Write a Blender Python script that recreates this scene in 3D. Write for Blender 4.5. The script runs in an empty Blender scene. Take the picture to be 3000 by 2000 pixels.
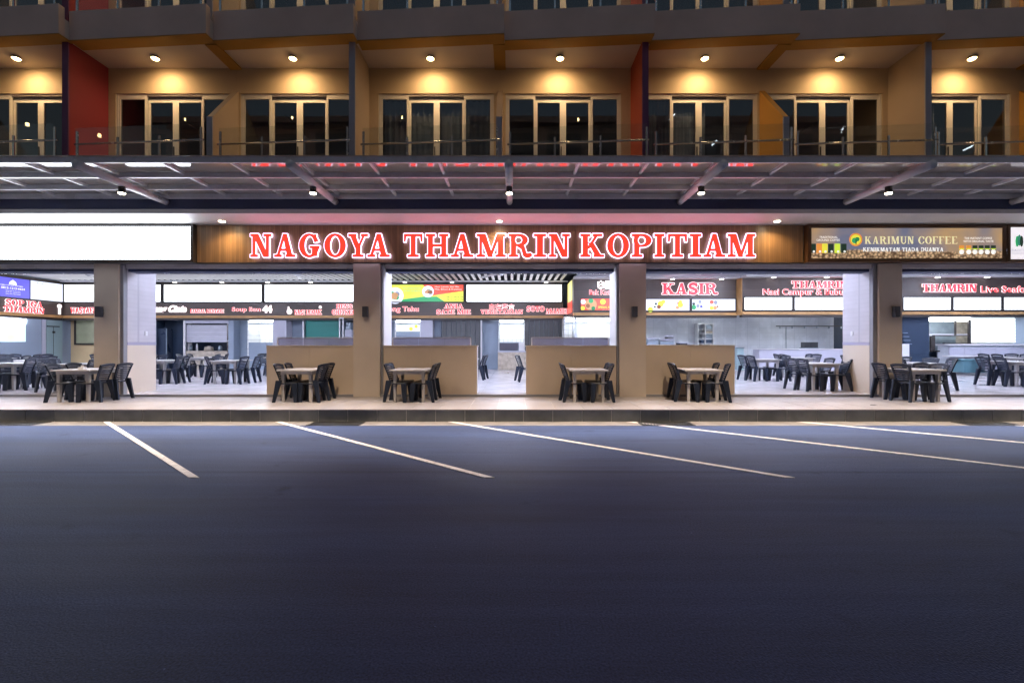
import bpy, math, random
import numpy as np
from mathutils import Vector, Matrix
from mathutils.geometry import tessellate_polygon

random.seed(7)
SC = bpy.context.scene
COL = SC.collection
R = math.radians

# ------------------------------------------------------------------ camera, world, sun, exposure
EYE = 1.608
FPX, CX, CY = 1333.33, 1500.0, 1005.0
cam = bpy.data.cameras.new('camera')
cam.sensor_width = 36.0
cam.lens = 16.0
cam.shift_y = 5.0 / 3000.0
cam.clip_end = 2000.0
camo = bpy.data.objects.new('camera', cam)
COL.objects.link(camo)
camo.location = (0, 0, EYE)
camo.rotation_euler = (R(90), 0, 0)
SC.camera = camo

W = bpy.data.worlds.new('World')
SC.world = W
W.use_nodes = True
wn = W.node_tree
bg = wn.nodes['Background']
sky = wn.nodes.new('ShaderNodeTexSky')
sky.sky_type = 'NISHITA'
sky.sun_disc = False
sky.sun_elevation = R(-0.5)
sky.sun_rotation = R(0)
sky.air_density = 1.0
sky.dust_density = 1.0
sky.ozone_density = 1.3
wn.links.new(sky.outputs[0], bg.inputs[0])
bg.inputs[1].default_value = 0.48

sun = bpy.data.lights.new('sun', 'SUN')
sun.energy = 0.02
sun.angle = R(20)
sun.color = (0.65, 0.75, 1.0)
suno = bpy.data.objects.new('sun', sun)
COL.objects.link(suno)
suno.rotation_euler = (R(-85), 0, 0)   # last glow, low behind the building

vs = SC.view_settings
vs.view_transform = 'Standard'
vs.look = 'None'
vs.exposure = 0.0
vs.gamma = 1.0
cy = SC.cycles
cy.use_denoising = True
cy.max_bounces = 5
cy.diffuse_bounces = 3
cy.glossy_bounces = 3
cy.transmission_bounces = 4
cy.transparent_max_bounces = 10
cy.caustics_reflective = False
cy.caustics_refractive = False
cy.sample_clamp_indirect = 6.0
cy.use_light_tree = True


# ------------------------------------------------------------------ helpers: measuring, meshes, tags
def X(px, d):
    return (px - CX) * d / FPX


def Z(py, d):
    return EYE + (CY - py) * d / FPX


OFF = {}


class MB:
    def __init__(s):
        s.v, s.f = [], []

    def box(s, x0, x1, y0, y1, z0, z1):
        n = len(s.v)
        s.v += [(x, y, z) for z in (z0, z1) for y in (y0, y1) for x in (x0, x1)]
        s.f += [tuple(n + i for i in q) for q in ((0, 2, 3, 1), (4, 5, 7, 6), (0, 1, 5, 4), (2, 6, 7, 3), (0, 4, 6, 2), (1, 3, 7, 5))]
        return s

    def prism(s, pts, axis, a, b):
        """pts: 2D outline (counter-clockwise), axis 'x','y' or 'z' pushed from a to b"""
        n, m = len(s.v), len(pts)
        for t in (a, b):
            for p, q in pts:
                s.v.append((t, p, q) if axis == 'x' else (p, t, q) if axis == 'y' else (p, q, t))
        lo, hi = tuple(range(n, n + m)), tuple(range(n + m, n + 2 * m))
        s.f += [lo[::-1], hi]
        for i in range(m):
            j = (i + 1) % m
            s.f.append((n + i, n + j, n + m + j, n + m + i))
        return s

    def cyl(s, p0, p1, r0, r1=None, n=12, caps=True):
        r1 = r0 if r1 is None else r1
        p0, p1 = Vector(p0), Vector(p1)
        w = (p1 - p0).normalized()
        u = w.orthogonal().normalized()
        v = w.cross(u)
        k = len(s.v)
        for p, r in ((p0, r0), (p1, r1)):
            for i in range(n):
                a = 2 * math.pi * i / n
                s.v.append(tuple(p + u * (r * math.cos(a)) + v * (r * math.sin(a))))
        for i in range(n):
            j = (i + 1) % n
            s.f.append((k + i, k + j, k + n + j, k + n + i))
        if caps:
            s.f += [tuple(range(k + n - 1, k - 1, -1)), tuple(range(k + n, k + 2 * n))]
        return s

    def hexa(s, c):
        """8 corners: bottom 4 (ccw) then top 4"""
        n = len(s.v)
        s.v += [tuple(p) for p in c]
        s.f += [tuple(n + i for i in q) for q in ((3, 2, 1, 0), (4, 5, 6, 7), (0, 1, 5, 4), (1, 2, 6, 5), (2, 3, 7, 6), (3, 0, 4, 7))]
        return s

    def strip(s, rows):
        """rows: list of equal-length point rows, joined as a grid"""
        n, m = len(s.v), len(rows[0])
        for r in rows:
            s.v += [tuple(p) for p in r]
        for i in range(len(rows) - 1):
            for j in range(m - 1):
                a = n + i * m + j
                s.f.append((a, a + 1, a + m + 1, a + m))
        return s

    def mesh(s, name, mat=None, smooth=False, off=(0, 0, 0)):
        me = bpy.data.meshes.new(name)
        me.from_pydata([(a - off[0], b - off[1], c - off[2]) for a, b, c in s.v], [], s.f)
        if mat is not None:
            me.materials.append(mat)
        if smooth:
            for p in me.polygons:
                p.use_smooth = True
        me.update()
        return me

    def build(s, name, mat, parent=None, smooth=False):
        off = OFF.get(parent.name, (0, 0, 0)) if parent else (0, 0, 0)
        o = bpy.data.objects.new(name, s.mesh(name, mat, smooth, off))
        COL.objects.link(o)
        if parent:
            o.parent = parent
        OFF[o.name] = off
        return o


def put(name, me, loc, parent=None, rotz=0.0):
    """a piece that shares mesh data, at a world location"""
    o = bpy.data.objects.new(name, me)
    COL.objects.link(o)
    off = OFF.get(parent.name, (0, 0, 0)) if parent else (0, 0, 0)
    o.location = (loc[0] - off[0], loc[1] - off[1], loc[2] - off[2])
    o.rotation_euler = (0, 0, rotz)
    if parent:
        o.parent = parent
    OFF[o.name] = tuple(loc)
    return o


def bx(name, mat, x0, x1, y0, y1, z0, z1, parent=None):
    return MB().box(min(x0, x1), max(x0, x1), y0, y1, min(z0, z1), max(z0, z1)).build(name, mat, parent)


def tag(o, label, cat, group=None, kind=None):
    if label:
        o['label'] = label
    if cat:
        o['category'] = cat
    if group:
        o['group'] = group
    if kind:
        o['kind'] = kind
    return o


def thing(name, label, cat, loc=(0, 0, 0), group=None):
    o = bpy.data.objects.new(name, None)
    COL.objects.link(o)
    o.location = loc
    o.empty_display_size = 0.2
    OFF[o.name] = tuple(loc)
    return tag(o, label, cat, group)


def copy_tree(o, loc, rotz):
    c = o.copy()
    COL.objects.link(c)
    c.location = loc
    c.rotation_euler = (0, 0, rotz)
    for ch in o.children:
        k = ch.copy()
        COL.objects.link(k)
        k.parent = c
        for g in ch.children:
            q = g.copy()
            COL.objects.link(q)
            q.parent = k
    return c


# ------------------------------------------------------------------ materials
def newmat(name):
    m = bpy.data.materials.new(name)
    m.use_nodes = True
    nt = m.node_tree
    return m, nt, nt.nodes['Principled BSDF']


def pmat(name, col, rough=0.6, var=0.10, scale=2.0, bump=0.0, bscale=60.0, metal=0.0, spec=0.5, stain=0.0):
    m, nt, b = newmat(name)
    N, L = nt.nodes, nt.links
    geo = N.new('ShaderNodeNewGeometry')
    n1 = N.new('ShaderNodeTexNoise')
    n1.inputs['Scale'].default_value = scale
    n1.inputs['Detail'].default_value = 5
    L.new(geo.outputs['Position'], n1.inputs['Vector'])
    mr = N.new('ShaderNodeMapRange')
    mr.inputs[1].default_value, mr.inputs[2].default_value = 0.3, 0.7
    mr.inputs[3].default_value, mr.inputs[4].default_value = 1 - var, 1 + var
    L.new(n1.outputs[0], mr.inputs[0])
    mx = N.new('ShaderNodeVectorMath')
    mx.operation = 'SCALE'
    mx.inputs[0].default_value = col
    L.new(mr.outputs[0], mx.inputs['Scale'])
    L.new(mx.outputs[0], b.inputs['Base Color'])
    b.inputs['Roughness'].default_value = rough
    b.inputs['Metallic'].default_value = metal
    b.inputs['Specular IOR Level'].default_value = spec
    mr2 = N.new('ShaderNodeMapRange')
    mr2.inputs[3].default_value, mr2.inputs[4].default_value = max(0.02, rough - 0.12), min(1, rough + 0.12)
    L.new(n1.outputs[0], mr2.inputs[0])
    L.new(mr2.outputs[0], b.inputs['Roughness'])
    if bump:
        n2 = N.new('ShaderNodeTexNoise')
        n2.inputs['Scale'].default_value = bscale
        n2.inputs['Detail'].default_value = 3
        L.new(geo.outputs['Position'], n2.inputs['Vector'])
        bp = N.new('ShaderNodeBump')
        bp.inputs['Strength'].default_value = bump
        bp.inputs['Distance'].default_value = 0.01
        L.new(n2.outputs[0], bp.inputs['Height'])
        L.new(bp.outputs[0], b.inputs['Normal'])
    return m


def emat(name, col, strength, dots=0.0, pitch=0.06):
    m, nt, b = newmat(name)
    N, L = nt.nodes, nt.links
    b.inputs['Base Color'].default_value = (*[min(1, 0.6 * c) for c in col], 1)
    b.inputs['Roughness'].default_value = 0.35
    b.inputs['Emission Color'].default_value = (*col, 1)
    b.inputs['Emission Strength'].default_value = strength
    if dots:   # rows of diodes showing faintly through the diffuser
        geo = N.new('ShaderNodeNewGeometry')
        sc = N.new('ShaderNodeVectorMath')
        sc.operation = 'SCALE'
        sc.inputs['Scale'].default_value = 2 * math.pi / pitch
        L.new(geo.outputs['Position'], sc.inputs[0])
        sp = N.new('ShaderNodeSeparateXYZ')
        L.new(sc.outputs[0], sp.inputs[0])
        prods = []
        for k in (0, 2):
            s_ = N.new('ShaderNodeMath')
            s_.operation = 'SINE'
            L.new(sp.outputs[k], s_.inputs[0])
            prods.append(s_)
        ml = N.new('ShaderNodeMath')
        ml.operation = 'MULTIPLY'
        L.new(prods[0].outputs[0], ml.inputs[0])
        L.new(prods[1].outputs[0], ml.inputs[1])
        mr = N.new('ShaderNodeMapRange')
        mr.inputs[1].default_value = -1
        mr.inputs[3].default_value, mr.inputs[4].default_value = strength * (1 - dots), strength * (1 + dots)
        L.new(ml.outputs[0], mr.inputs[0])
        L.new(mr.outputs[0], b.inputs['Emission Strength'])
    return m


def gmat(name, tint=(1, 1, 1), f0=0.05, rough=0.0, haze=0.0, hazecol=(0.5, 0.5, 0.55), power=5.0):
    """thin glass: clear with an angle-dependent mirror on top, optional frosting"""
    m = bpy.data.materials.new(name)
    m.use_nodes = True
    nt = m.node_tree
    N, L = nt.nodes, nt.links
    N.remove(N['Principled BSDF'])
    tr = N.new('ShaderNodeBsdfTransparent')
    tr.inputs[0].default_value = (*tint, 1)
    gl = N.new('ShaderNodeBsdfGlossy')
    gl.inputs['Roughness'].default_value = rough
    lw = N.new('ShaderNodeLayerWeight')
    lw.inputs[0].default_value = 0.5
    pw = N.new('ShaderNodeMath')
    pw.operation = 'POWER'
    pw.inputs[1].default_value = power
    L.new(lw.outputs['Facing'], pw.inputs[0])
    ma = N.new('ShaderNodeMath')
    ma.operation = 'MULTIPLY_ADD'
    ma.inputs[1].default_value, ma.inputs[2].default_value = 1 - f0, f0
    L.new(pw.outputs[0], ma.inputs[0])
    mix = N.new('ShaderNodeMixShader')
    L.new(ma.outputs[0], mix.inputs[0])
    under = tr
    if haze:
        df = N.new('ShaderNodeBsdfDiffuse')
        df.inputs[0].default_value = (*hazecol, 1)
        tl = N.new('ShaderNodeBsdfTranslucent')
        tl.inputs[0].default_value = (*hazecol, 1)
        ad = N.new('ShaderNodeMixShader')
        L.new(df.outputs[0], ad.inputs[1])
        L.new(tl.outputs[0], ad.inputs[2])
        mh = N.new('ShaderNodeMixShader')
        mh.inputs[0].default_value = haze
        L.new(tr.outputs[0], mh.inputs[1])
        L.new(ad.outputs[0], mh.inputs[2])
        under = mh
    L.new(under.outputs[0], mix.inputs[1])
    L.new(gl.outputs[0], mix.inputs[2])
    L.new(mix.outputs[0], N['Material Output'].inputs[0])
    return m


def asphalt_mat():
    m, nt, b = newmat('asphalt')
    N, L = nt.nodes, nt.links
    geo = N.new('ShaderNodeNewGeometry')
    mp = N.new('ShaderNodeMapping')
    mp.inputs['Scale'].default_value = (0.25, 1.1, 1)      # paver passes run along the kerb
    L.new(geo.outputs['Position'], mp.inputs[0])
    big = N.new('ShaderNodeTexNoise')
    big.inputs['Scale'].default_value = 0.9
    big.inputs['Detail'].default_value = 7
    big.inputs['Roughness'].default_value = 0.62
    L.new(mp.outputs[0], big.inputs['Vector'])
    fine = N.new('ShaderNodeTexNoise')
    fine.inputs['Scale'].default_value = 75
    fine.inputs['Detail'].default_value = 4
    L.new(geo.outputs['Position'], fine.inputs['Vector'])
    vor = N.new('ShaderNodeTexVoronoi')
    vor.inputs['Scale'].default_value = 95
    L.new(geo.outputs['Position'], vor.inputs['Vector'])
    r1 = N.new('ShaderNodeMapRange')
    r1.inputs[1].default_value, r1.inputs[2].default_value = 0.25, 0.75
    r1.inputs[3].default_value, r1.inputs[4].default_value = 0.62, 1.35
    L.new(big.outputs[0], r1.inputs[0])
    r2 = N.new('ShaderNodeMapRange')
    r2.inputs[1].default_value, r2.inputs[2].default_value = 0.3, 0.75
    r2.inputs[3].default_value, r2.inputs[4].default_value = 0.62, 1.42
    L.new(fine.outputs[0], r2.inputs[0])
    ml = N.new('ShaderNodeMath')
    ml.operation = 'MULTIPLY'
    L.new(r1.outputs[0], ml.inputs[0])
    L.new(r2.outputs[0], ml.inputs[1])
    # the joint between two paver passes
    sp = N.new('ShaderNodeSeparateXYZ')
    L.new(geo.outputs['Position'], sp.inputs[0])
    wob = N.new('ShaderNodeMath')
    wob.operation = 'MULTIPLY_ADD'
    wob.inputs[1].default_value = 0.10
    L.new(big.outputs[0], wob.inputs[0])
    L.new(sp.outputs[1], wob.inputs[2])
    dist = N.new('ShaderNodeMath')
    dist.operation = 'SUBTRACT'
    dist.inputs[1].default_value = 5.74
    L.new(wob.outputs[0], dist.inputs[0])
    ab = N.new('ShaderNodeMath')
    ab.operation = 'ABSOLUTE'
    L.new(dist.outputs[0], ab.inputs[0])
    r3 = N.new('ShaderNodeMapRange')
    r3.inputs[1].default_value, r3.inputs[2].default_value = 0.0, 0.07
    r3.inputs[3].default_value, r3.inputs[4].default_value = 0.68, 1.0
    L.new(ab.outputs[0], r3.inputs[0])
    m2 = N.new('ShaderNodeMath')
    m2.operation = 'MULTIPLY'
    L.new(ml.outputs[0], m2.inputs[0])
    L.new(r3.outputs[0], m2.inputs[1])
    # drag marks along the paver's way, a few oily spots and pale grit
    mp2 = N.new('ShaderNodeMapping')
    mp2.inputs['Scale'].default_value = (0.10, 2.6, 1)
    mp2.inputs['Rotation'].default_value = (0, 0, 0.02)
    L.new(geo.outputs['Position'], mp2.inputs[0])
    stk = N.new('ShaderNodeTexNoise')
    stk.inputs['Scale'].default_value = 2.2
    stk.inputs['Detail'].default_value = 8
    stk.inputs['Roughness'].default_value = 0.7
    L.new(mp2.outputs[0], stk.inputs['Vector'])
    r4 = N.new('ShaderNodeMapRange')
    r4.inputs[1].default_value, r4.inputs[2].default_value = 0.35, 0.65
    r4.inputs[3].default_value, r4.inputs[4].default_value = 0.88, 1.10
    L.new(stk.outputs[0], r4.inputs[0])
    spo = N.new('ShaderNodeTexNoise')
    spo.inputs['Scale'].default_value = 1.7
    spo.inputs['Detail'].default_value = 3
    L.new(geo.outputs['Position'], spo.inputs['Vector'])
    r5 = N.new('ShaderNodeMapRange')
    r5.inputs[1].default_value, r5.inputs[2].default_value = 0.66, 0.74
    r5.inputs[3].default_value, r5.inputs[4].default_value = 1.0, 0.72
    L.new(spo.outputs[0], r5.inputs[0])
    grit = N.new('ShaderNodeTexNoise')
    grit.inputs['Scale'].default_value = 26
    grit.inputs['Detail'].default_value = 2
    L.new(geo.outputs['Position'], grit.inputs['Vector'])
    r6 = N.new('ShaderNodeMapRange')
    r6.inputs[1].default_value, r6.inputs[2].default_value = 0.74, 0.80
    r6.inputs[3].default_value, r6.inputs[4].default_value = 1.0, 2.2
    L.new(grit.outputs[0], r6.inputs[0])
    for q in (r4, r5, r6):
        mm = N.new('ShaderNodeMath')
        mm.operation = 'MULTIPLY'
        L.new(m2.outputs[0], mm.inputs[0])
        L.new(q.outputs[0], mm.inputs[1])
        m2 = mm
    sc = N.new('ShaderNodeVectorMath')
    sc.operation = 'SCALE'
    sc.inputs[0].default_value = (0.045, 0.070, 0.160)
    L.new(m2.outputs[0], sc.inputs['Scale'])
    L.new(sc.outputs[0], b.inputs['Base Color'])
    rr = N.new('ShaderNodeMapRange')
    rr.inputs[3].default_value, rr.inputs[4].default_value = 0.5, 0.8
    L.new(big.outputs[0], rr.inputs[0])
    L.new(rr.outputs[0], b.inputs['Roughness'])
    b.inputs['Specular IOR Level'].default_value = 0.10
    bp = N.new('ShaderNodeBump')
    bp.inputs['Strength'].default_value = 0.5
    bp.inputs['Distance'].default_value = 0.006
    L.new(vor.outputs['Distance'], bp.inputs['Height'])
    L.new(bp.outputs[0], b.inputs['Normal'])
    return m


def stripe_mat(name, col, dark, pitch, axis, rough=0.4, warp=0.15, grain=True):
    """narrow boards or ribs printed across one axis, with grain"""
    m, nt, b = newmat(name)
    N, L = nt.nodes, nt.links
    geo = N.new('ShaderNodeNewGeometry')
    sp = N.new('ShaderNodeSeparateXYZ')
    L.new(geo.outputs['Position'], sp.inputs[0])
    dv = N.new('ShaderNodeMath')
    dv.operation = 'DIVIDE'
    dv.inputs[1].default_value = pitch
    L.new(sp.outputs['XYZ'.index(axis)], dv.inputs[0])
    fr = N.new('ShaderNodeMath')
    fr.operation = 'FRACT'
    L.new(dv.outputs[0], fr.inputs[0])
    fl = N.new('ShaderNodeMath')
    fl.operation = 'FLOOR'
    L.new(dv.outputs[0], fl.inputs[0])
    wn_ = N.new('ShaderNodeTexWhiteNoise')
    wn_.noise_dimensions = '1D'
    L.new(fl.outputs[0], wn_.inputs['W'])
    tone = N.new('ShaderNodeMapRange')
    tone.inputs[3].default_value, tone.inputs[4].default_value = 1 - warp, 1 + warp
    L.new(wn_.outputs[0], tone.inputs[0])
    gap = N.new('ShaderNodeMapRange')
    gap.inputs[1].default_value, gap.inputs[2].default_value = 0.0, 0.12
    L.new(fr.outputs[0], gap.inputs[0])
    mp = N.new('ShaderNodeMapping')
    s = [1, 1, 1]
    s['XYZ'.index(axis)] = 14
    mp.inputs['Scale'].default_value = s
    L.new(geo.outputs['Position'], mp.inputs[0])
    ns = N.new('ShaderNodeTexNoise')
    ns.inputs['Scale'].default_value = 3
    ns.inputs['Detail'].default_value = 6
    L.new(mp.outputs[0], ns.inputs['Vector'])
    g2 = N.new('ShaderNodeMapRange')
    g2.inputs[3].default_value, g2.inputs[4].default_value = 0.75, 1.25
    L.new(ns.outputs[0], g2.inputs[0])
    t2 = N.new('ShaderNodeMath')
    t2.operation = 'MULTIPLY'
    L.new(tone.outputs[0], t2.inputs[0])
    L.new(g2.outputs[0], t2.inputs[1])
    sc = N.new('ShaderNodeVectorMath')
    sc.operation = 'SCALE'
    sc.inputs[0].default_value = col
    L.new(t2.outputs[0], sc.inputs['Scale'])
    mx = N.new('ShaderNodeMix')
    mx.data_type = 'RGBA'
    mx.inputs[6].default_value = (*dark, 1)
    L.new(gap.outputs[0], mx.inputs[0])
    L.new(sc.outputs[0], mx.inputs[7])
    L.new(mx.outputs[2], b.inputs['Base Color'])
    b.inputs['Roughness'].default_value = rough
    return m


def tile_mat(name, col, grout, tx, tz, rough=0.2, axes='XZ', var=0.06, gap=0.02):
    m, nt, b = newmat(name)
    N, L = nt.nodes, nt.links
    geo = N.new('ShaderNodeNewGeometry')
    sp = N.new('ShaderNodeSeparateXYZ')
    L.new(geo.outputs['Position'], sp.inputs[0])
    cells, gaps = [], []
    for a, t in zip(axes, (tx, tz)):
        dv = N.new('ShaderNodeMath')
        dv.operation = 'DIVIDE'
        dv.inputs[1].default_value = t
        L.new(sp.outputs['XYZ'.index(a)], dv.inputs[0])
        fr = N.new('ShaderNodeMath')
        fr.operation = 'FRACT'
        L.new(dv.outputs[0], fr.inputs[0])
        g = N.new('ShaderNodeMath')
        g.operation = 'GREATER_THAN'
        g.inputs[1].default_value = gap
        L.new(fr.outputs[0], g.inputs[0])
        fl = N.new('ShaderNodeMath')
        fl.operation = 'FLOOR'
        L.new(dv.outputs[0], fl.inputs[0])
        cells.append(fl)
        gaps.append(g)
    cb = N.new('ShaderNodeCombineXYZ')
    L.new(cells[0].outputs[0], cb.inputs[0])
    L.new(cells[1].outputs[0], cb.inputs[1])
    wn_ = N.new('ShaderNodeTexWhiteNoise')
    L.new(cb.outputs[0], wn_.inputs['Vector'])
    tone = N.new('ShaderNodeMapRange')
    tone.inputs[3].default_value, tone.inputs[4].default_value = 1 - var, 1 + var
    L.new(wn_.outputs[0], tone.inputs[0])
    ns = N.new('ShaderNodeTexNoise')
    ns.inputs['Scale'].default_value = 2.5
    ns.inputs['Detail'].default_value = 6
    L.new(geo.outputs['Position'], ns.inputs['Vector'])
    g2 = N.new('ShaderNodeMapRange')
    g2.inputs[3].default_value, g2.inputs[4].default_value = 0.86, 1.12
    L.new(ns.outputs[0], g2.inputs[0])
    t2 = N.new('ShaderNodeMath')
    t2.operation = 'MULTIPLY'
    L.new(tone.outputs[0], t2.inputs[0])
    L.new(g2.outputs[0], t2.inputs[1])
    sc = N.new('ShaderNodeVectorMath')
    sc.operation = 'SCALE'
    sc.inputs[0].default_value = col
    L.new(t2.outputs[0], sc.inputs['Scale'])
    mg = N.new('ShaderNodeMath')
    mg.operation = 'MULTIPLY'
    L.new(gaps[0].outputs[0], mg.inputs[0])
    L.new(gaps[1].outputs[0], mg.inputs[1])
    mx = N.new('ShaderNodeMix')
    mx.data_type = 'RGBA'
    mx.inputs[6].default_value = (*grout, 1)
    L.new(mg.outputs[0], mx.inputs[0])
    L.new(sc.outputs[0], mx.inputs[7])
    L.new(mx.outputs[2], b.inputs['Base Color'])
    r3 = N.new('ShaderNodeMapRange')
    r3.inputs[3].default_value, r3.inputs[4].default_value = max(0.03, rough - 0.08), rough + 0.1
    L.new(ns.outputs[0], r3.inputs[0])
    L.new(r3.outputs[0], b.inputs['Roughness'])
    return m


M = {}
M['asphalt'] = asphalt_mat()
M['line'] = pmat('road_paint', (0.80, 0.80, 0.84), 0.6, 0.16, 9, 0.3, 90)
_nt = M['line'].node_tree
_ge, _ns, _rg, _mx = _nt.nodes.new('ShaderNodeNewGeometry'), _nt.nodes.new('ShaderNodeTexNoise'), _nt.nodes.new('ShaderNodeMapRange'), _nt.nodes.new('ShaderNodeMix')
_ns.inputs['Scale'].default_value, _ns.inputs['Detail'].default_value, _ns.inputs['Roughness'].default_value = 11, 9, 0.75
_rg.inputs[1].default_value, _rg.inputs[2].default_value = 0.57, 0.70
_rg.inputs[3].default_value, _rg.inputs[4].default_value = 0.0, 0.75
_mx.data_type = 'RGBA'
_mx.inputs[7].default_value = (0.06, 0.065, 0.09, 1)
_nt.links.new(_ge.outputs['Position'], _ns.inputs['Vector'])
_nt.links.new(_ns.outputs[0], _rg.inputs[0])
_nt.links.new(_rg.outputs[0], _mx.inputs[0])
_b = _nt.nodes['Principled BSDF']
_nt.links.new(_b.inputs['Base Color'].links[0].from_socket, _mx.inputs[6])
_nt.links.new(_mx.outputs[2], _b.inputs['Base Color'])
M['gutter'] = pmat('gutter_concrete', (0.17, 0.165, 0.17), 0.75, 0.22, 3, 0.4, 50)
M['iron'] = pmat('cast_iron', (0.045, 0.047, 0.05), 0.5, 0.2, 8, metal=0.6)
M['pave'] = pmat('paving_tile', (0.265, 0.258, 0.282), 0.33, 0.13, 1.6, 0.05, 40)
M['kerbtile'] = pmat('kerb_tile', (0.22, 0.228, 0.235), 0.45, 0.28, 2.2, 0.1, 40)
M['grout'] = pmat('grout', (0.62, 0.59, 0.56), 0.8, 0.1, 5)
M['column'] = pmat('column_paint', (0.58, 0.51, 0.45), 0.45, 0.06, 1.2, 0.03, 60)
M['pier_lilac'] = tile_mat('pier_upper_tile', (0.50, 0.48, 0.53), (0.40, 0.39, 0.44), 1.2, 0.115, 0.4, 'YZ', 0.03, 0.05)
M['pier_cream'] = pmat('pier_lower_tile', (0.60, 0.52, 0.44), 0.5, 0.02, 0.8)
M['pier_band'] = pmat('pier_band', (0.34, 0.33, 0.46), 0.4, 0.05, 2)
M['white_reveal'] = pmat('white_reveal', (0.74, 0.73, 0.76), 0.35, 0.05, 1.5)
M['lowwall'] = pmat('low_wall_panel', (0.58, 0.49, 0.40), 0.42, 0.07, 1.0, 0.03, 60)
M['wood'] = stripe_mat('sign_board_wood', (0.20, 0.115, 0.055), (0.06, 0.03, 0.015), 0.055, 'X', 0.38, 0.2)
M['stallwood'] = stripe_mat('stall_band_wood', (0.072, 0.052, 0.045), (0.04, 0.03, 0.026), 0.12, 'Z', 0.35, 0.15)
M['trimwood'] = pmat('stall_trim_wood', (0.46, 0.26, 0.10), 0.4, 0.15, 3)
M['frame_dark'] = pmat('sign_frame_dark', (0.035, 0.028, 0.026), 0.4, 0.1, 3)
M['soffit'] = pmat('soffit_paint', (0.72, 0.71, 0.72), 0.55, 0.04, 0.8)
M['navy'] = pmat('fascia_navy', (0.020, 0.032, 0.095), 0.5, 0.12, 1.5)
M['steel'] = pmat('canopy_steel', (0.82, 0.81, 0.84), 0.30, 0.10, 2.5)
M['lampblack'] = pmat('lamp_black', (0.02, 0.02, 0.022), 0.4, 0.1, 5)
M['walllamp'] = pmat('wall_lamp_grey', (0.045, 0.052, 0.075), 0.45, 0.1, 5)
M['housing'] = pmat('shutter_housing_white', (0.74, 0.73, 0.78), 0.28, 0.10, 1.3)
M['chrome'] = pmat('brushed_steel', (0.55, 0.55, 0.56), 0.24, 0.08, 6, metal=1.0)
M['slab'] = pmat('balcony_concrete', (0.72, 0.57, 0.50), 0.75, 0.10, 0.9, 0.06, 30)
M['ceiling'] = pmat('balcony_ceiling', (0.70, 0.63, 0.58), 0.8, 0.04, 0.8)
M['mustard'] = pmat('mustard_paint', (0.46, 0.26, 0.055), 0.7, 0.07, 1.2)
M['upper_wall'] = pmat('upper_wall_paint', (0.60, 0.47, 0.31), 0.75, 0.06, 1.0)
M['red'] = pmat('crimson_paint', (0.30, 0.032, 0.045), 0.65, 0.08, 1.0)
M['red_orange'] = pmat('vermilion_paint', (0.38, 0.060, 0.028), 0.65, 0.08, 1.0)
M['beige'] = pmat('beige_paint', (0.46, 0.36, 0.27), 0.7, 0.06, 1.0)
M['orange'] = pmat('orange_paint', (0.52, 0.27, 0.055), 0.7, 0.06, 1.0)
M['slate'] = pmat('slate_trim', (0.22, 0.225, 0.26), 0.6, 0.08, 1.5)
M['plum'] = pmat('plum_trim', (0.17, 0.055, 0.15), 0.6, 0.08, 1.5)
M['edge'] = pmat('slate_blue_edge', (0.40, 0.41, 0.48), 0.6, 0.08, 1.5)
M['alum'] = pmat('door_aluminium', (0.76, 0.72, 0.66), 0.45, 0.05, 3)
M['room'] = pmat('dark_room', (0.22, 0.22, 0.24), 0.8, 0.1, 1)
M['curtain'] = pmat('curtain_cloth', (0.46, 0.48, 0.54), 0.9, 0.1, 4)
M['glass'] = gmat('door_glass', (0.62, 0.66, 0.70), 0.075)
M['balglass'] = gmat('balustrade_glass', (0.94, 0.97, 0.97), 0.03, haze=0.025, hazecol=(0.30, 0.34, 0.36))
M['canopyglass'] = gmat('canopy_glass', (0.62, 0.66, 0.66), 0.20, haze=0.6, hazecol=(0.80, 0.77, 0.80), power=4.0)
M['screen'] = gmat('screen_glass', (0.60, 0.62, 0.70), 0.07, haze=0.5, hazecol=(0.42, 0.40, 0.47))
M['hallfloor'] = tile_mat('hall_floor_tile', (0.66, 0.63, 0.66), (0.52, 0.50, 0.52), 0.8, 0.8, 0.12, 'XY', 0.03, 0.008)
M['hallceil'] = pmat('hall_ceiling_dark', (0.055, 0.065, 0.085), 0.8, 0.1, 1)
M['gypsum'] = pmat('gypsum_ceiling', (0.42, 0.45, 0.52), 0.7, 0.04, 1)
M['slat'] = pmat('ceiling_slat_paint', (0.85, 0.85, 0.87), 0.5, 0.04, 2)
M['bluewall'] = pmat('stall_blue_wall', (0.27, 0.33, 0.42), 0.6, 0.08, 0.9)
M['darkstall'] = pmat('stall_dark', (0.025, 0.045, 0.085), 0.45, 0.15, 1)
M['lilacwall'] = pmat('stall_lilac_pier', (0.46, 0.46, 0.55), 0.5, 0.05, 1)
M['whitewall'] = tile_mat('kitchen_white_tile', (0.64, 0.68, 0.75), (0.46, 0.50, 0.58), 0.6, 0.3, 0.25, 'XZ', 0.04, 0.02)
M['tilewhite'] = tile_mat('bright_white_tile', (0.82, 0.84, 0.85), (0.55, 0.58, 0.60), 0.22, 0.22, 0.15, 'XZ', 0.05, 0.10)
M['shutter'] = stripe_mat('roller_shutter', (0.50, 0.50, 0.57), (0.30, 0.30, 0.37), 0.11, 'Z', 0.4, 0.05)
M['shutterdark'] = stripe_mat('dark_folding_screen', (0.075, 0.080, 0.088), (0.04, 0.045, 0.05), 0.20, 'X', 0.5, 0.15)
M['green'] = pmat('green_board', (0.015, 0.16, 0.14), 0.45, 0.08, 1)
M['stone'] = pmat('counter_stone', (0.46, 0.40, 0.33), 0.35, 0.28, 5)
M['yellowlit_wall'] = pmat('washroom_wall_yellow_lit', (0.62, 0.47, 0.27), 0.5, 0.06, 1)  # warm light on this wall is put into its yellow colour
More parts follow.
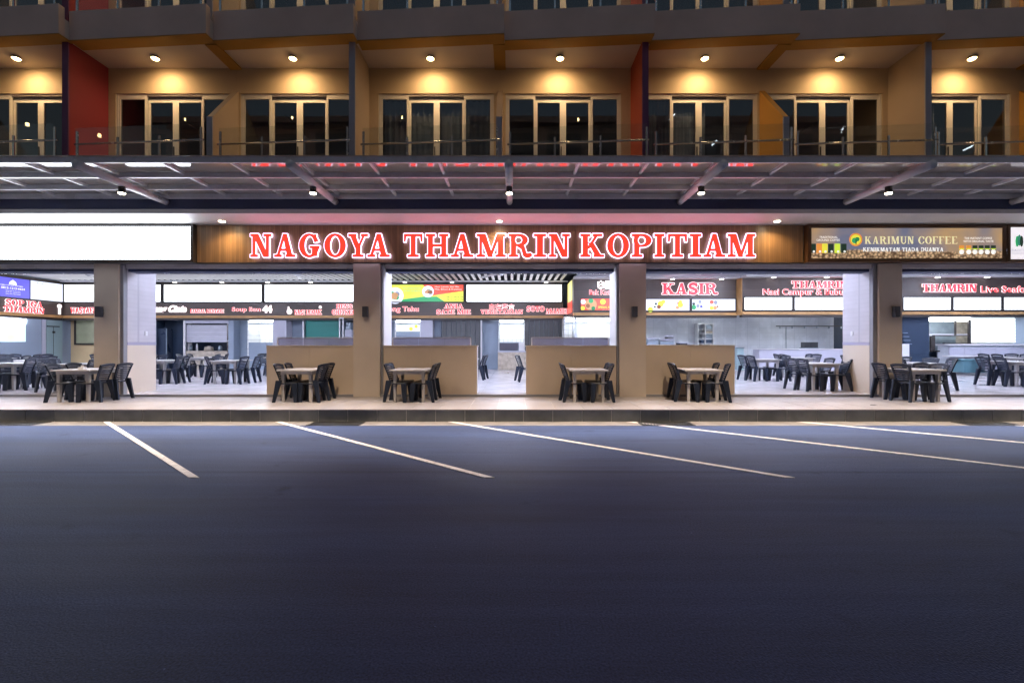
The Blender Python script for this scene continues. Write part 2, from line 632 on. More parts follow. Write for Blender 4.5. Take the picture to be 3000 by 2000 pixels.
M['greydoor'] = pmat('green_grey_door', (0.26, 0.36, 0.38), 0.35, 0.06, 1)
M['teal'] = pmat('teal_bench', (0.09, 0.20, 0.25), 0.5, 0.08, 1)
M['equip'] = pmat('kitchen_steel', (0.30, 0.36, 0.42), 0.35, 0.15, 4, metal=0.5)
M['chair'] = pmat('chair_plastic', (0.010, 0.016, 0.033), 0.42, 0.18, 5, spec=0.35)
M['chair_grey'] = pmat('chair_plastic_grey', (0.014, 0.020, 0.036), 0.42, 0.18, 5, spec=0.35)
M['table'] = pmat('table_plastic', (0.40, 0.385, 0.39), 0.38, 0.07, 4)
M['fan'] = pmat('fan_white', (0.70, 0.71, 0.74), 0.35, 0.04, 4)
M['paper'] = pmat('print_paper', (0.75, 0.75, 0.78), 0.6, 0.04, 3)

E_BOX = emat('lightbox_white', (0.88, 0.94, 1.0), 10.0, 0.05, 0.10)
E_BOXIN = emat('lightbox_hall_white', (0.92, 0.97, 1.0), 2.4, 0.10, 0.16)
E_RED = emat('neon_red', (1.0, 0.019, 0.010), 3.4)
E_WHITE = emat('neon_white_edge', (0.80, 0.67, 1.0), 3.2)
E_WHITEIN = emat('neon_white_small', (1.0, 0.88, 0.88), 1.35)
E_REDIN = emat('neon_red_small', (1.0, 0.07, 0.09), 1.1)
E_TUBE = emat('tube_white', (0.74, 0.79, 1.0), 255)
E_TUBEK = emat('tube_kitchen', (0.95, 0.98, 1.0), 40)
E_WARM = emat('lamp_warm', (1.0, 0.72, 0.30), 40)
E_SPOT = emat('lamp_spot', (1.0, 0.88, 0.62), 40)
E_DOWN = emat('lamp_hall_down', (1.0, 0.95, 0.90), 12)


# ------------------------------------------------------------------ lettering: slab-serif capitals from signed distances
def sd_poly(P, pts):
    pts = np.array(pts, float)
    d = np.full(P.shape[:2], 1e9)
    s = np.ones(P.shape[:2])
    n = len(pts)
    for i in range(n):
        a, b = pts[i], pts[i - 1]
        e, w = b - a, P - a
        t = np.clip((w @ e) / max(1e-12, e @ e), 0, 1)
        q = w - t[..., None] * e
        d = np.minimum(d, (q ** 2).sum(-1))
        c1, c2 = P[..., 1] >= a[1], P[..., 1] < b[1]
        c3 = e[0] * w[..., 1] > e[1] * w[..., 0]
        flip = (c1 & c2 & c3) | (~c1 & ~c2 & ~c3)
        s[flip] *= -1
    return s * np.sqrt(d)


def B_(x0, y0, x1, y1):
    return ('p', [(x0, y0), (x1, y0), (x1, y1), (x0, y1)])


def D_(x0, x1, y0, u0, u1, y1):   # slanted bar from bottom span to top span
    return ('p', [(x0, y0), (x1, y0), (u1, y1), (u0, y1)])


def E_(cx, cy_, rx, ry, n=40):
    return ('p', [(cx + rx * math.cos(2 * math.pi * i / n), cy_ + ry * math.sin(2 * math.pi * i / n)) for i in range(n)])


def S_(pts, w):
    return ('s', pts, w)


def arc(cx, cy_, rx, ry, a0, a1, n=14):
    return [(cx + rx * math.cos(R(a0 + (a1 - a0) * i / n)), cy_ + ry * math.sin(R(a0 + (a1 - a0) * i / n))) for i in range(n + 1)]


T_ = 0.11
SERIF = lambda x0, x1, top: B_(x0, 1 - T_, x1, 1) if top else B_(x0, 0, x1, T_)
GL = {
    'I': (0.48, [B_(.12, 0, .36, 1), SERIF(0, .48, 0), SERIF(0, .48, 1)], []),
    'N': (1.0, [B_(.10, 0, .24, 1), B_(.74, 0, .88, 1), D_(.62, .88, 0, .10, .38, 1), SERIF(0, .36, 0), SERIF(0, .3, 1), SERIF(.62, 1, 1)], []),
    'A': (1.0, [D_(.10, .23, 0, .42, .53, 1), D_(.62, .88, 0, .40, .60, 1), B_(.22, .26, .74, .36), SERIF(0, .36, 0), SERIF(.54, 1, 0)], []),
    'O': (1.0, [E_(.5, .5, .5, .52)], [E_(.5, .5, .235, .41)]),
    'C': (.95, [E_(.5, .5, .5, .52), ], [E_(.52, .5, .25, .41), B_(.70, .34, 1.2, .66)]),
    'G': (1.0, [E_(.5, .5, .5, .52)], [E_(.52, .5, .25, .41), B_(.66, .42, 1.2, .68)]),
    'Y': (1.0, [D_(.36, .62, .38, .06, .34, 1), D_(.44, .56, .38, .76, .88, 1), B_(.38, 0, .62, .5), SERIF(0, .42, 1), SERIF(.64, 1, 1), SERIF(.22, .78, 0)], []),
    'T': (.95, [B_(.355, 0, .595, 1), SERIF(.02, .93, 1), D_(.02, .10, .66, .02, .16, 1), D_(.85, .93, .66, .79, .93, 1), SERIF(.20, .75, 0)], []),
    'H': (1.1, [B_(.11, 0, .35, 1), B_(.75, 0, .99, 1), B_(.3, .445, .8, .555), SERIF(0, .46, 0), SERIF(0, .46, 1), SERIF(.64, 1.1, 0), SERIF(.64, 1.1, 1)], []),
    'M': (1.28, [B_(.12, 0, .24, 1), B_(.93, 0, 1.17, 1), D_(.50, .72, 0, .12, .40, 1), D_(.54, .66, 0, .90, 1.04, 1), SERIF(0, .38, 0), SERIF(0, .34, 1), SERIF(.82, 1.28, 0), SERIF(.95, 1.28, 1)], []),
    'P': (.92, [B_(.11, 0, .35, 1), E_(.5, .715, .42, .285), B_(.2, .43, .5, 1), SERIF(0, .5, 0), SERIF(0, .5, 1)], [E_(.47, .715, .19, .18), B_(.35, .535, .48, .895)]),
    'R': (1.05, [B_(.11, 0, .35, 1), E_(.5, .735, .40, .265), B_(.2, .47, .5, 1), SERIF(0, .46, 0), SERIF(0, .5, 1), S_([(.5, .5), (.66, .42), (.72, .25), (.76, .10), (.86, .055), (1.0, .09)], .095)], [E_(.47, .735, .17, .16), B_(.35, .575, .48, .895)]),
    'K': (1.08, [B_(.11, 0, .35, 1), D_(.28, .42, .36, .72, .86, 1), D_(.70, .99, 0, .36, .60, .62), SERIF(0, .46, 0), SERIF(0, .46, 1), SERIF(.56, 1.0, 1), SERIF(.60, 1.08, 0)], []),
    'S': (.85, [S_(arc(.43, .735, .28, .20, 30, 250) + [(.45, .50)] + arc(.42, .265, .28, .20, 70, -150), .115), B_(.66, .66, .77, 1.0), B_(.06, 0, .17, .34)], []),
    'E': (.9, [B_(.11, 0, .35, 1), B_(0, 0, .85, T_), B_(0, 1 - T_, .83, 1), B_(.3, .45, .6, .555), B_(.54, .36, .63, .64), D_(.76, .88, 0, .80, .88, .32), B_(.74, .72, .83, 1)], []),
    'F': (.85, [B_(.11, 0, .35, 1), B_(0, 0, .5, T_), B_(0, 1 - T_, .83, 1), B_(.3, .45, .6, .555), B_(.54, .36, .63, .64), B_(.74, .70, .83, 1)], []),
    'L': (.85, [B_(.11, 0, .35, 1), B_(0, 0, .82, T_), SERIF(0, .46, 1), B_(.72, 0, .82, .36)], []),
    'B': (.95, [B_(.11, 0, .35, 1), E_(.5, .74, .36, .26), E_(.5, .28, .42, .28), B_(0, 0, .5, T_), B_(0, 1 - T_, .5, 1), B_(.3, 0, .5, 1)], [E_(.47, .74, .15, .155), E_(.48, .28, .19, .17), B_(.35, .11, .47, .45), B_(.35, .585, .46, .895)]),
    'D': (1.0, [B_(.11, 0, .35, 1), E_(.45, .5, .53, .5), B_(0, 0, .5, T_), B_(0, 1 - T_, .5, 1)], [E_(.45, .5, .28, .39), B_(.35, .11, .45, .89), B_(-.2, T_, .11, 1 - T_)]),
    'U': (1.0, [B_(.11, .3, .35, 1), B_(.76, .3, .88, 1), S_(arc(.53, .36, .29, .30, 180, 360), .08), SERIF(0, .46, 1), SERIF(.64, 1, 1)], []),
    'V': (1.0, [D_(.36, .58, 0, .08, .36, 1), D_(.44, .58, 0, .76, .88, 1), SERIF(0, .44, 1), SERIF(.62, 1, 1)], []),
    'W': (1.4, [D_(.30, .50, 0, .08, .34, 1), D_(.40, .50, 0, .66, .76, 1), D_(.86, 1.06, 0, .62, .86, 1), D_(.94, 1.06, 0, 1.18, 1.28, 1), SERIF(0, .42, 1), SERIF(1.04, 1.4, 1)], []),
}
GC = {}


def contours(F, x0, y0, h):
    """marching squares on F<0; closed loops in glyph units"""
    ny, nx = F.shape
    segs = {}

    def pt(i, j, k):
        a, b = ((i, j), (i, j + 1)) if k == 0 else ((i, j + 1), (i + 1, j + 1)) if k == 1 else ((i + 1, j), (i + 1, j + 1)) if k == 2 else ((i, j), (i + 1, j))
        fa, fb = F[a], F[b]
        t = fa / (fa - fb)
        return (round(x0 + h * (a[1] + t * (b[1] - a[1])), 6), round(y0 + h * (a[0] + t * (b[0] - a[0])), 6))
    tab = {1: [(3, 0)], 2: [(0, 1)], 3: [(3, 1)], 4: [(1, 2)], 5: [(3, 2), (1, 0)], 6: [(0, 2)], 7: [(3, 2)], 8: [(2, 3)], 9: [(2, 0)], 10: [(0, 3), (2, 1)], 11: [(2, 1)], 12: [(1, 3)], 13: [(1, 0)], 14: [(0, 3)]}
    N_ = F < 0
    code = N_[:-1, :-1] * 1 + N_[:-1, 1:] * 2 + N_[1:, 1:] * 4 + N_[1:, :-1] * 8
    for i, j in zip(*np.nonzero((code > 0) & (code < 15))):
        for a, b in tab[int(code[i, j])]:
            segs[pt(i, j, a)] = pt(i, j, b)
    loops = []
    while segs:
        s, e = segs.popitem()
        lp = [s]
        while e != s and e in segs:
            lp.append(e)
            e = segs.pop(e)
        if len(lp) > 5:
            loops.append(simp(lp, 0.005))
    return loops


def simp(lp, tol):
    def dp(a):
        if len(a) < 3:
            return a
        p, q = Vector(a[0]), Vector(a[-1])
        e = q - p
        L_ = e.length
        best, bi = 0, 0
        for i in range(1, len(a) - 1):
            w = Vector(a[i]) - p
            d = abs(e.x * w.y - e.y * w.x) / L_ if L_ > 1e-9 else w.length
            if d > best:
                best, bi = d, i
        if best < tol:
            return [a[0], a[-1]]
        return dp(a[:bi + 1])[:-1] + dp(a[bi:])
    k = len(lp) // 2
    return dp(lp[:k + 1])[:-1] + dp(lp[k:] + [lp[0]])[:-1]


def glyph(ch, grow):
    """(width, loops) of a capital, swollen by grow"""
    key = (ch, grow)
    if key in GC:
        return GC[key]
    w, add, sub = GL[ch]
    h = 1 / 44
    x0 = y0 = -0.2
    nx, ny = int((w + 0.4) / h) + 1, int(1.4 / h) + 1
    gx, gy = np.meshgrid(x0 + h * np.arange(nx), y0 + h * np.arange(ny))
    P = np.stack([gx, gy], -1)

    def sd(pr):
        if pr[0] == 'p':
            return sd_poly(P, pr[1])
        d = np.full(P.shape[:2], 1e9)
        for a, b in zip(pr[1][:-1], pr[1][1:]):
            a, b = np.array(a), np.array(b)
            e, v = b - a, P - a
            t = np.clip((v @ e) / (e @ e), 0, 1)
            d = np.minimum(d, np.sqrt(((v - t[..., None] * e) ** 2).sum(-1)))
        return d - pr[2]
    F = np.minimum.reduce([sd(a) for a in add])
    for s_ in sub:
        F = np.maximum(F, -sd(s_))
    if ch == 'G':
        for e in (B_(.64, .04, .90, .44), B_(.52, .38, 1.02, .48), B_(.74, .64, .86, .98)):
            F = np.minimum(F, sd(e))
    if ch == 'C':
        F = np.minimum(F, sd(B_(.78, .62, .90, .98)))
    F = F - grow + 1e-7
    GC[key] = (w, contours(F, x0, y0, h))
    return GC[key]


def slab_mesh(name, loops, sx, sz, thick, mat):
    """flat letter standing in XZ, front at y=0 facing -Y, extruded back"""
    mb = MB()
    L3 = [[Vector((p[0] * sx, p[1] * sz, 0)) for p in lp] for lp in loops]
    tris = tessellate_polygon(L3)
    flat = [p for lp in L3 for p in lp]
    n = len(flat)
    mb.v = [(p.x, 0, p.y) for p in flat] + [(p.x, thick, p.y) for p in flat]
    for t in tris:
        a, b, c = (flat[i] for i in t)
        if (b - a).cross(c - a).z < 0:
            t = t[::-1]
        mb.f.append(tuple(t))
    k = 0
    for lp in L3:
        m = len(lp)
        for i in range(m):
            j = (i + 1) % m
            mb.f.append((k + i, k + j, n + k + j, n + k + i))
        k += m
    return mb.mesh(name, mat)


def slab_word(word, x0, x1, z0, z1, y, face, edge, parent, grow_e=0.045, grow_f=-0.02, depth=0.06, boxes=None, rot=0.0, gap=0.03):
    """capitals between x0..x1 and z0..z1; each letter a part, its glowing rim a sub-part"""
    hgt = z1 - z0
    if boxes is None:
        ws = [GL[c][0] if c != ' ' else 0.45 for c in word]
        tot = sum(ws) + gap * (len(word) - 1)
        boxes, u = [], 0
        for w in ws:
            boxes.append((x0 + (x1 - x0) * u / tot, x0 + (x1 - x0) * (u + w) / tot))
            u += w + gap
    for c, (a, b) in zip(word, boxes):
        if c == ' ':
            continue
        w, lp = glyph(c, grow_f)
        _, le = glyph(c, grow_e)
        sx = (b - a) / w
        loc = (a, y, z0)
        if rot:   # lettering runs along +Y on a side wall
            loc = (y, a, z0)
        o = put('letter', slab_mesh('letter', lp, sx, hgt, 0.012, face), loc, parent, rot)
        e = bpy.data.objects.new('letter_rim', slab_mesh('letter_rim', le, sx, hgt, depth, edge))
        COL.objects.link(e)
        e.parent = o
        e.location = (0, 0.010, 0)


TC = {}


def text_me(s, offset, shear=0.0):
    c = bpy.data.curves.new('txt', 'FONT')
    c.body = s
    c.offset = offset
    c.shear = shear
    o = bpy.data.objects.new('txt', c)
    COL.objects.link(o)
    dg = bpy.context.evaluated_depsgraph_get()
    me = bpy.data.meshes.new_from_object(o.evaluated_get(dg))
    bpy.data.objects.remove(o)
    bpy.data.curves.remove(c)
    return me


def text(name, s, x0, x1, z0, z1, y, mat, parent, offset=0.0, rot=0.0, ref=None, shear=0.0):
    """a line of flat lettering stretched into x0..x1, z0..z1"""
    me = text_me(s, offset, shear)
    rf = text_me(s, 0.0, shear) if offset else me
    xs = [v.co.x for v in rf.vertices]
    ys = [v.co.y for v in rf.vertices]
    ax, bx_, ay, by = min(xs), max(xs), min(ys), max(ys)
    sx, sz = (x1 - x0) / (bx_ - ax), (z1 - z0) / (by - ay)
    for v in me.vertices:
        p = v.co
        v.co = ((p.x - ax) * sx, 0, (p.y - ay) * sz)
    me.materials.clear()
    me.materials.append(mat)
    for p in me.polygons:
        p.material_index = 0
    me.name = name
    if rf is not me:
        bpy.data.meshes.remove(rf)
    loc = (x0, y, z0) if not rot else (y, x0, z0)
    return put(name, me, loc, parent, rot)


def neon(s, x0, x1, z0, z1, y, parent, face=None, edge=None, rot=0.0, off=0.012, grow=0.04, shear=0.0):
    text('lettering', s, x0, x1, z0, z1, y, face or E_REDIN, parent, off, rot, shear=shear)
    if rot:
        text('lettering_rim', s, x0, x1, z0, z1, y - 0.02, edge or E_WHITEIN, parent, grow, rot, shear=shear)
    else:
        text('lettering_rim', s, x0, x1, z0, z1, y + 0.02, edge or E_WHITEIN, parent, grow, shear=shear)


def spot(name, loc, energy, col, size, blend, radius=0.05, parent=None, tilt=0.0):
    l = bpy.data.lights.new(name, 'SPOT')
    l.energy = energy
    l.color = col
    l.spot_size = R(size)
    l.spot_blend = blend
    l.shadow_soft_size = radius
    o = bpy.data.objects.new(name, l)
    COL.objects.link(o)
    o.rotation_euler = (R(tilt), 0, 0)
    off = OFF.get(parent.name, (0, 0, 0)) if parent else (0, 0, 0)
    o.location = (loc[0] - off[0], loc[1] - off[1], loc[2] - off[2])
    if parent:
        o.parent = parent
    return o


def e(r):
    return EYE + r


D_F, D_BF, D_CF, D_K = 11.52, 10.41, 8.28, 9.32
WALK, HALL = e(-1.357), e(-1.297)

# ------------------------------------------------------------------ ground, gutter, walkway
g = bx('parking_lot', M['asphalt'], -300, 300, -300, 60, -0.3, 0.0)
tag(g, None, None, kind='structure')
LINES = [(-8.28, -3.80), (-4.77, -0.27), (-1.25, 3.32), (2.40, 7.12), (5.87, 10.6), (9.35, 14.0), (-11.8, -7.4)]
for a, b in LINES:
    y0, y1, w = 5.44, 9.29, 0.062
    MB().hexa([(b - w, y0, 0.0005), (b + w, y0, 0.0005), (a + w, y1, 0.0005), (a - w, y1, 0.0005),
               (b - w, y0, 0.008), (b + w, y0, 0.008), (a + w, y1, 0.008), (a - w, y1, 0.008)]).build('parking_line', M['line'], g)
gu = bx('gutter', M['gutter'], -60, 60, 8.86, D_K, -0.02, 0.004)
tag(gu, None, None, kind='structure')
for px, near in ((45, 'under the blank white lightbox'), (985, 'before the pillar beside the word NAGOYA'), (1950, 'before the pillar beside the word KOPITIAM'), (2890, 'before the coffee lightbox')):
    cx = X(px, 9.07)
    t = thing('drain_grate', f'black iron drain grate in the gutter {near}', 'drain grate', (cx, 9.07, 0.004), 'drain grates along the kerb')
    mb = MB()
    mb.box(cx - .52, cx + .52, 8.87, 8.90, 0.002, 0.014).box(cx - .52, cx + .52, 9.24, 9.27, 0.002, 0.014)
    mb.box(cx - .52, cx - .49, 8.90, 9.24, 0.002, 0.014).box(cx + .49, cx + .52, 8.90, 9.24, 0.002, 0.014)
    mb.build('frame', M['iron'], t)
    bx('pit_shade', M['lampblack'], cx - .49, cx + .49, 8.90, 9.24, 0.003, 0.006, t)  # flat black sheet under the bars, painting the dark of the hole
    bar = MB().box(-.009, .009, -.17, .17, 0.0, 0.010).mesh('bar', M['iron'])
    for k in range(19):
        put('bar', bar, (cx - .468 + .052 * k, 9.07, 0.006), t)

pv = bx('pavement', M['grout'], -60, 60, D_K + .012, D_F, -0.1, WALK - .006)
tag(pv, None, None, kind='structure')
tl = MB().box(-.2955, .2955, -.2955, .2955, -.02, 0).mesh('paving_tile', M['pave'])
tlh = MB().box(-.297, .297, -.195, .197, -.02, 0).mesh('paving_tile_cut', M['pave'])
for i in range(-23, 24):
    for j in range(4):
        if j < 3:
            put('paving_tile', tl, (i * .6, D_K + .302 + .6 * j + .002, WALK), pv)
        else:
            put('paving_tile', tlh, (i * .6, D_K + 1.80 + .197 + .004, WALK), pv)
kt = MB().box(-.293, .293, 0, .012, .006, WALK - .024).mesh('kerb_tile', M['kerbtile'])
nose = MB().box(-.2965, .2965, -.004, .03, WALK - .020, WALK - .001).mesh('kerb_nosing', M['pave'])
for i in range(-23, 24):
    x = i * .6 + X(1405 - 85.7 * 0, D_K) % .6
    put('kerb_tile', kt, (x, D_K, 0), pv)
    put('kerb_nosing', nose, (x, D_K, 0), pv)

# ------------------------------------------------------------------ the building
BLD = thing('hotel_building', 'long hotel block with open ground-floor food hall and lamp-lit balconies above', 'building', (0, D_F, 0))
COLX = [-16.9, -10.28, -3.68, 3.07, 9.58, 16.2]
MIDX = [-13.6, -6.98, -0.30, 6.33, 12.9]
XS = sorted(COLX + MIDX)
# ground-floor columns and their inner piers
SIDE = {-10.28: (275, 347, 357, 1, .94, 'tile'), -3.68: (1035, 1113, 1120, 1, .72, 'white'),
        3.07: (1815, 1893, 1808, -1, .72, 'white'), 9.58: (2575, 2643, 2562, -1, .94, 'tile')}
for cx in COLX:
    if cx in SIDE:
        p0, p1, ps, sg, dep, kind = SIDE[cx]
        x0, x1, xs = X(p0, D_F), X(p1, D_F), X(ps, D_F)
    else:
        x0, x1, xs, sg, dep, kind = cx - .31, cx + .31, cx + (.40 if cx < 0 else -.40), (1 if cx < 0 else -1), .94, 'tile'
    c = bx('column', M['column'], x0, x1, D_F, D_F + .16, WALK, e(2.01), BLD)
    mb = MB()
    for zz in (e(-.10),):
        mb.box(x0 - .002, x1 + .002, D_F - .003, D_F + .02, zz - .004, zz + .004)
    a, b = (x0, xs) if sg > 0 else (xs, x1)
    y0, y1 = D_F + .165, D_F + .165 + dep
    if kind == 'tile':
        bx('pier_lower', M['pier_cream'], a, b, y0, y1, HALL, e(-.055), BLD)
        bx('pier_band', M['pier_band'], a - .004, b + .004, y0, y1 + .004, e(-.053), e(.025), BLD)
        bx('pier_upper', M['pier_lilac'], a, b, y0, y1, e(.027), e(2.0), BLD)
        px_ = xs + (.008 if sg > 0 else -.008)
        bx('switch_plate', M['paper'], px_ - .008, px_ + .008, y0 + .55, y0 + .63, e(.20), e(.32), BLD)
    else:
        bx('pier', M['white_reveal'], a, b, y0, y1, HALL, e(2.0), BLD)
    # dark jamb strip between the column and the pier
    j0, j1 = (x1, xs) if sg > 0 else (xs, x0)
    bx('jamb', M['slate'], j0 + .002, j1 - .002, D_F + .05, D_F + .16, WALK, e(2.0), BLD)

# sign-band wall, shutter housing, header
bx('sign_wall', M['slate'], -20, 20, D_F + .06, D_F + .40, e(2.014), e(3.0), BLD)
bounds = [(COLX[i], COLX[i + 1]) for i in range(5)]
for i, (a, b) in enumerate(bounds):
    x0 = (X(SIDE[a][1], D_F) if a in SIDE else a + .31) + .10 * (1 if a in SIDE and SIDE[a][3] > 0 else 0)
    x1 = (X(SIDE[b][0], D_F) if b in SIDE else b - .31) - .10 * (1 if b in SIDE and SIDE[b][3] < 0 else 0)
    bx('shutter_housing', M['housing'], x0 + .003, x1 - .003, D_F + .10, D_F + .16, e(1.905), e(2.010), BLD)
    bx('header', M['navy'], x0 + .003, x1 - .003, D_F + .17, D_F + .40, e(1.83), e(2.011), BLD)
    bx('track', M['chrome'], x0 + .003, x1 - .003, D_F + .41, D_F + .43, e(1.815), e(1.84), BLD)
bx('threshold', M['slate'], -20, 20, D_F + .001, D_F + .05, WALK - .05, HALL - .002, BLD)  # step riser, its shade put into the dark slate colour

# soffit, navy fascia, first balcony slab
so = bx('soffit', M['soffit'], -20, 20, D_BF + .05, D_F + .4, e(2.995), e(3.06), BLD)
bx('soffit_lip', M['soffit'], -20, 20, D_BF - .01, D_BF + .05, e(2.965), e(3.06), BLD)
bx('fascia', M['navy'], -20, 20, D_BF - .02, D_BF + .20, e(3.062), e(3.62), BLD)
bx('slab', M['slab'], -20, 20, D_BF + .21, 16, e(3.30), e(3.85), BLD)
bx('slab_edge', M['slab'], -20, 20, D_BF - .02, D_BF + .205, e(3.625), e(3.85), BLD)

DOORX = {1: -12.01, 2: -8.57, 3: -5.41, 4: -1.92, 5: 1.30, 6: 4.76, 7: 7.91, 8: 11.16}


def balcony_floor(z, full, f_no):
    """one storey of back wall, doors, partitions, ceiling, balustrades; z = floor level relative to the eye"""
    top = z + 3.10      # ceiling
    dtop = z + 2.46     # door head
    for i in range(len(XS) - 1):
        xl, xr = XS[i], XS[i + 1]
        cx = DOORX.get(i, (xl + xr) / 2)
        w = min(2.92, xr - xl - .32) / 2
        bx('lintel', M['upper_wall'], xl, xr - .002, D_F, D_F + .2, e(dtop + .003), e(top), BLD)
        bx('wall_pier', M['upper_wall'], xl, cx - w - .003, D_F, D_F + .2, e(z), e(dtop), BLD)
        bx('wall_pier', M['upper_wall'], cx + w + .003, xr - .002, D_F, D_F + .2, e(z), e(dtop), BLD)
        sliding_door(cx, w, z, dtop, f_no, i)
        # room behind
        mb = MB()
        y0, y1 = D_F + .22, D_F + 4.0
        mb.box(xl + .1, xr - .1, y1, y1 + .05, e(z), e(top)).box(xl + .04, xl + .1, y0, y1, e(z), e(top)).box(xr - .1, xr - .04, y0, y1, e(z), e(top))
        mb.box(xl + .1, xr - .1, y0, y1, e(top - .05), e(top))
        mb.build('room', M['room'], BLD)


def sliding_door(cx, w, z, dtop, f_no, i):
    z0, z1 = e(z), e(dtop)
    fr = MB()
    y0, y1 = D_F + .02, D_F + .14
    fr.box(cx - w, cx - w + .05, y0, y1, z0, z1).box(cx + w - .05, cx + w, y0, y1, z0, z1).box(cx - w + .05, cx + w - .05, y0 + .01, y1, z1 - .035, z1)
    d = fr.build('sliding_door', M['alum'], BLD)
    iw = (2 * w - .10) / 4
    for k in range(4):
        xa, xb = cx - w + .05 + k * iw, cx - w + .05 + (k + 1) * iw
        inner = k in (1, 2)
        ya = D_F + (.085 if inner else .03)
        zt = z1 - (.13 if inner else .037)
        if inner:
            bx('track', M['slate'], xa + .001, xb - .001, ya + .01, ya + .04, zt + .002, z1 - .037, d)
        s = MB()
        st = .055 if inner else .045
        l_, r_ = (st if k != 2 else .078), (st if k != 1 else .078)
        s.box(xa, xa + l_, ya, ya + .045, z0, zt).box(xb - r_, xb, ya, ya + .045, z0, zt)
        s.box(xa + l_, xb - r_, ya, ya + .045, zt - (.055 if inner else .09), zt).box(xa + l_, xb - r_, ya, ya + .045, z0, z0 + .09)
        s.build('sash', M['alum'], d)
        bx('pane', M['glass'], xa + l_, xb - r_, ya + .018, ya + .026, z0 + .09, zt - .05, d)
        if k == 1:
            bx('handle', M['lampblack'], xb - .06, xb - .035, ya - .02, ya, z0 + .75, z0 + 1.15, d)
    cur = {(1, 4): (0.0, 1.0), (1, 6): (-.02, .62), (1, 8): (.02, .45)}.get((f_no, i))  # middle one is an added pale curtain standing for bluish pane reflections
    if cur:
        rows = [[], []]
        n = 60
        xa, xb = cx - w + .1 + cur[0] * 2 * w, cx - w - .1 + cur[1] * 2 * w
        for q in range(n + 1):
            x = xa + (xb - xa) * q / n
            y = D_F + .27 + .045 * math.sin(q * 1.9 + .4 * math.sin(q * .7))
            rows[0].append((x, y, z0 + .02))
            rows[1].append((x, y, z1 - .06))
        MB().strip(rows).build('curtain', M['curtain'], d, True)


def saw(i, inset=0.0):
    """plan outline of one balcony: recessed at its -X end, jutting at its +X end"""
    xl, xr = XS[i] + .13, XS[i + 1] + .13
    return xl, xr, 10.43, 10.19


def slab_row(z_low, z_top, ceil, mats=True):
    """saw-toothed slab row with parapet fascia, ceiling and painted edge beams"""
    for i in range(len(XS) - 1):
        xl, xr, yl, yr = saw(i)
        t = .14
        MB().prism([(xl, yl), (xr - .002, yr), (xr - .002, yr + t), (xl, yl + t)], 'z', e(z_low + .012), e(z_top)).build('balcony_fascia', M['slab'], BLD)
        MB().prism([(xl, yl + t + .001), (xr - .002, yr + t + .001), (xr - .002, 15.5), (xl, 15.5)], 'z', e(ceil), e(z_top - .25)).build('balcony_slab', M['ceiling'], BLD)
        # painted beam along the edge, and one where the units meet
        bw = .34
        MB().prism([(xl + .003, yl + .003), (xr - .004, yr + .003), (xr - .004, yr + bw), (xl + .003, yl + bw)], 'z', e(z_low - .012), e(z_low + .011)).build('edge_beam', M['mustard'], BLD)
        if i % 2 == 0:
            MB().box(XS[i + 1] - .14, XS[i + 1] + .14, 10.55, D_F - .002, e(ceil - .045), e(ceil - .002)).build('cross_beam', M['mustard'], BLD)


def partitions(z, top, flr):
    for k, cx in enumerate(COLX):
        red = k % 2 == 1
        m = (M['red'] if cx < 0 else M['red_orange']) if red else M['beige']
        p = bx('partition', m, cx - .068, cx + .068, 10.50, D_F - .002, e(z), e(top - .003), BLD)
        bx('edge_trim', M['plum'] if red else M['edge'], cx - .070, cx + .070, 10.465, 10.497, e(z), e(top - .003), p)
    for cx in MIDX:
        m = M['beige'] if cx < 2 else M['orange']
        p = MB().prism([(10.53, e(z)), (D_F - .002, e(z)), (D_F - .002, e(z + 2.53)), (10.53, e(z + 1.39))], 'x', cx - .066, cx + .066).build('wing_wall', m, BLD)
        bx('edge_trim', M['edge'], cx - .068, cx + .068, 10.497, 10.528, e(z), e(z + 1.37), p)


def balustrade(i, z, f_no):
    xl, xr, yl, yr = saw(i)
    xl, xr = xl + .06, xr - .10
    yl, yr = yl + .02, yr + .02

    def at(t, dy=0.0):
        return xl + (xr - xl) * t, yl + (yr - yl) * t + dy
    a, b = at(0, .05), at(1, .05)
    zr = e(z + .73)
    rail = MB().cyl((a[0], a[1], zr), (b[0], b[1], zr), .022, n=10).build('balustrade', M['chrome'], BLD, True)
    for t in (.02, .34, .66, .98):
        x, y = at(t, .05)
        MB().box(x - .022, x + .022, y - .012, y + .012, e(z), e(z + (.86 if t not in (.02, .98) else 1.02))).build('post', M['chrome'], rail)
    for t0, t1 in ((.02, .337), (.343, .657), (.663, .98)):
        p, q = at(t0), at(t1)
        MB().prism([(p[0], p[1]), (q[0], q[1]), (q[0], q[1] + .012), (p[0], p[1] + .012)], 'z', e(z + .02), e(z + 1.08)).build('pane', M['balglass'], rail)


Z1, Z2 = 3.85, 7.32
balcony_floor(Z1, True, 1)
partitions(Z1, 6.95, 1)
slab_row(6.93, 7.60, 6.95)
balcony_floor(Z2, False, 2)
partitions(Z2, 10.42, 2)
slab_row(10.40, 11.07, 10.42)
for i in range(1, 9):
    balustrade(i, Z1, 1)
    balustrade(i, Z2, 2)
bx('upper_wall', M['slab'], -20, 20, D_F, D_F + .4, e(11.1), e(20), BLD)

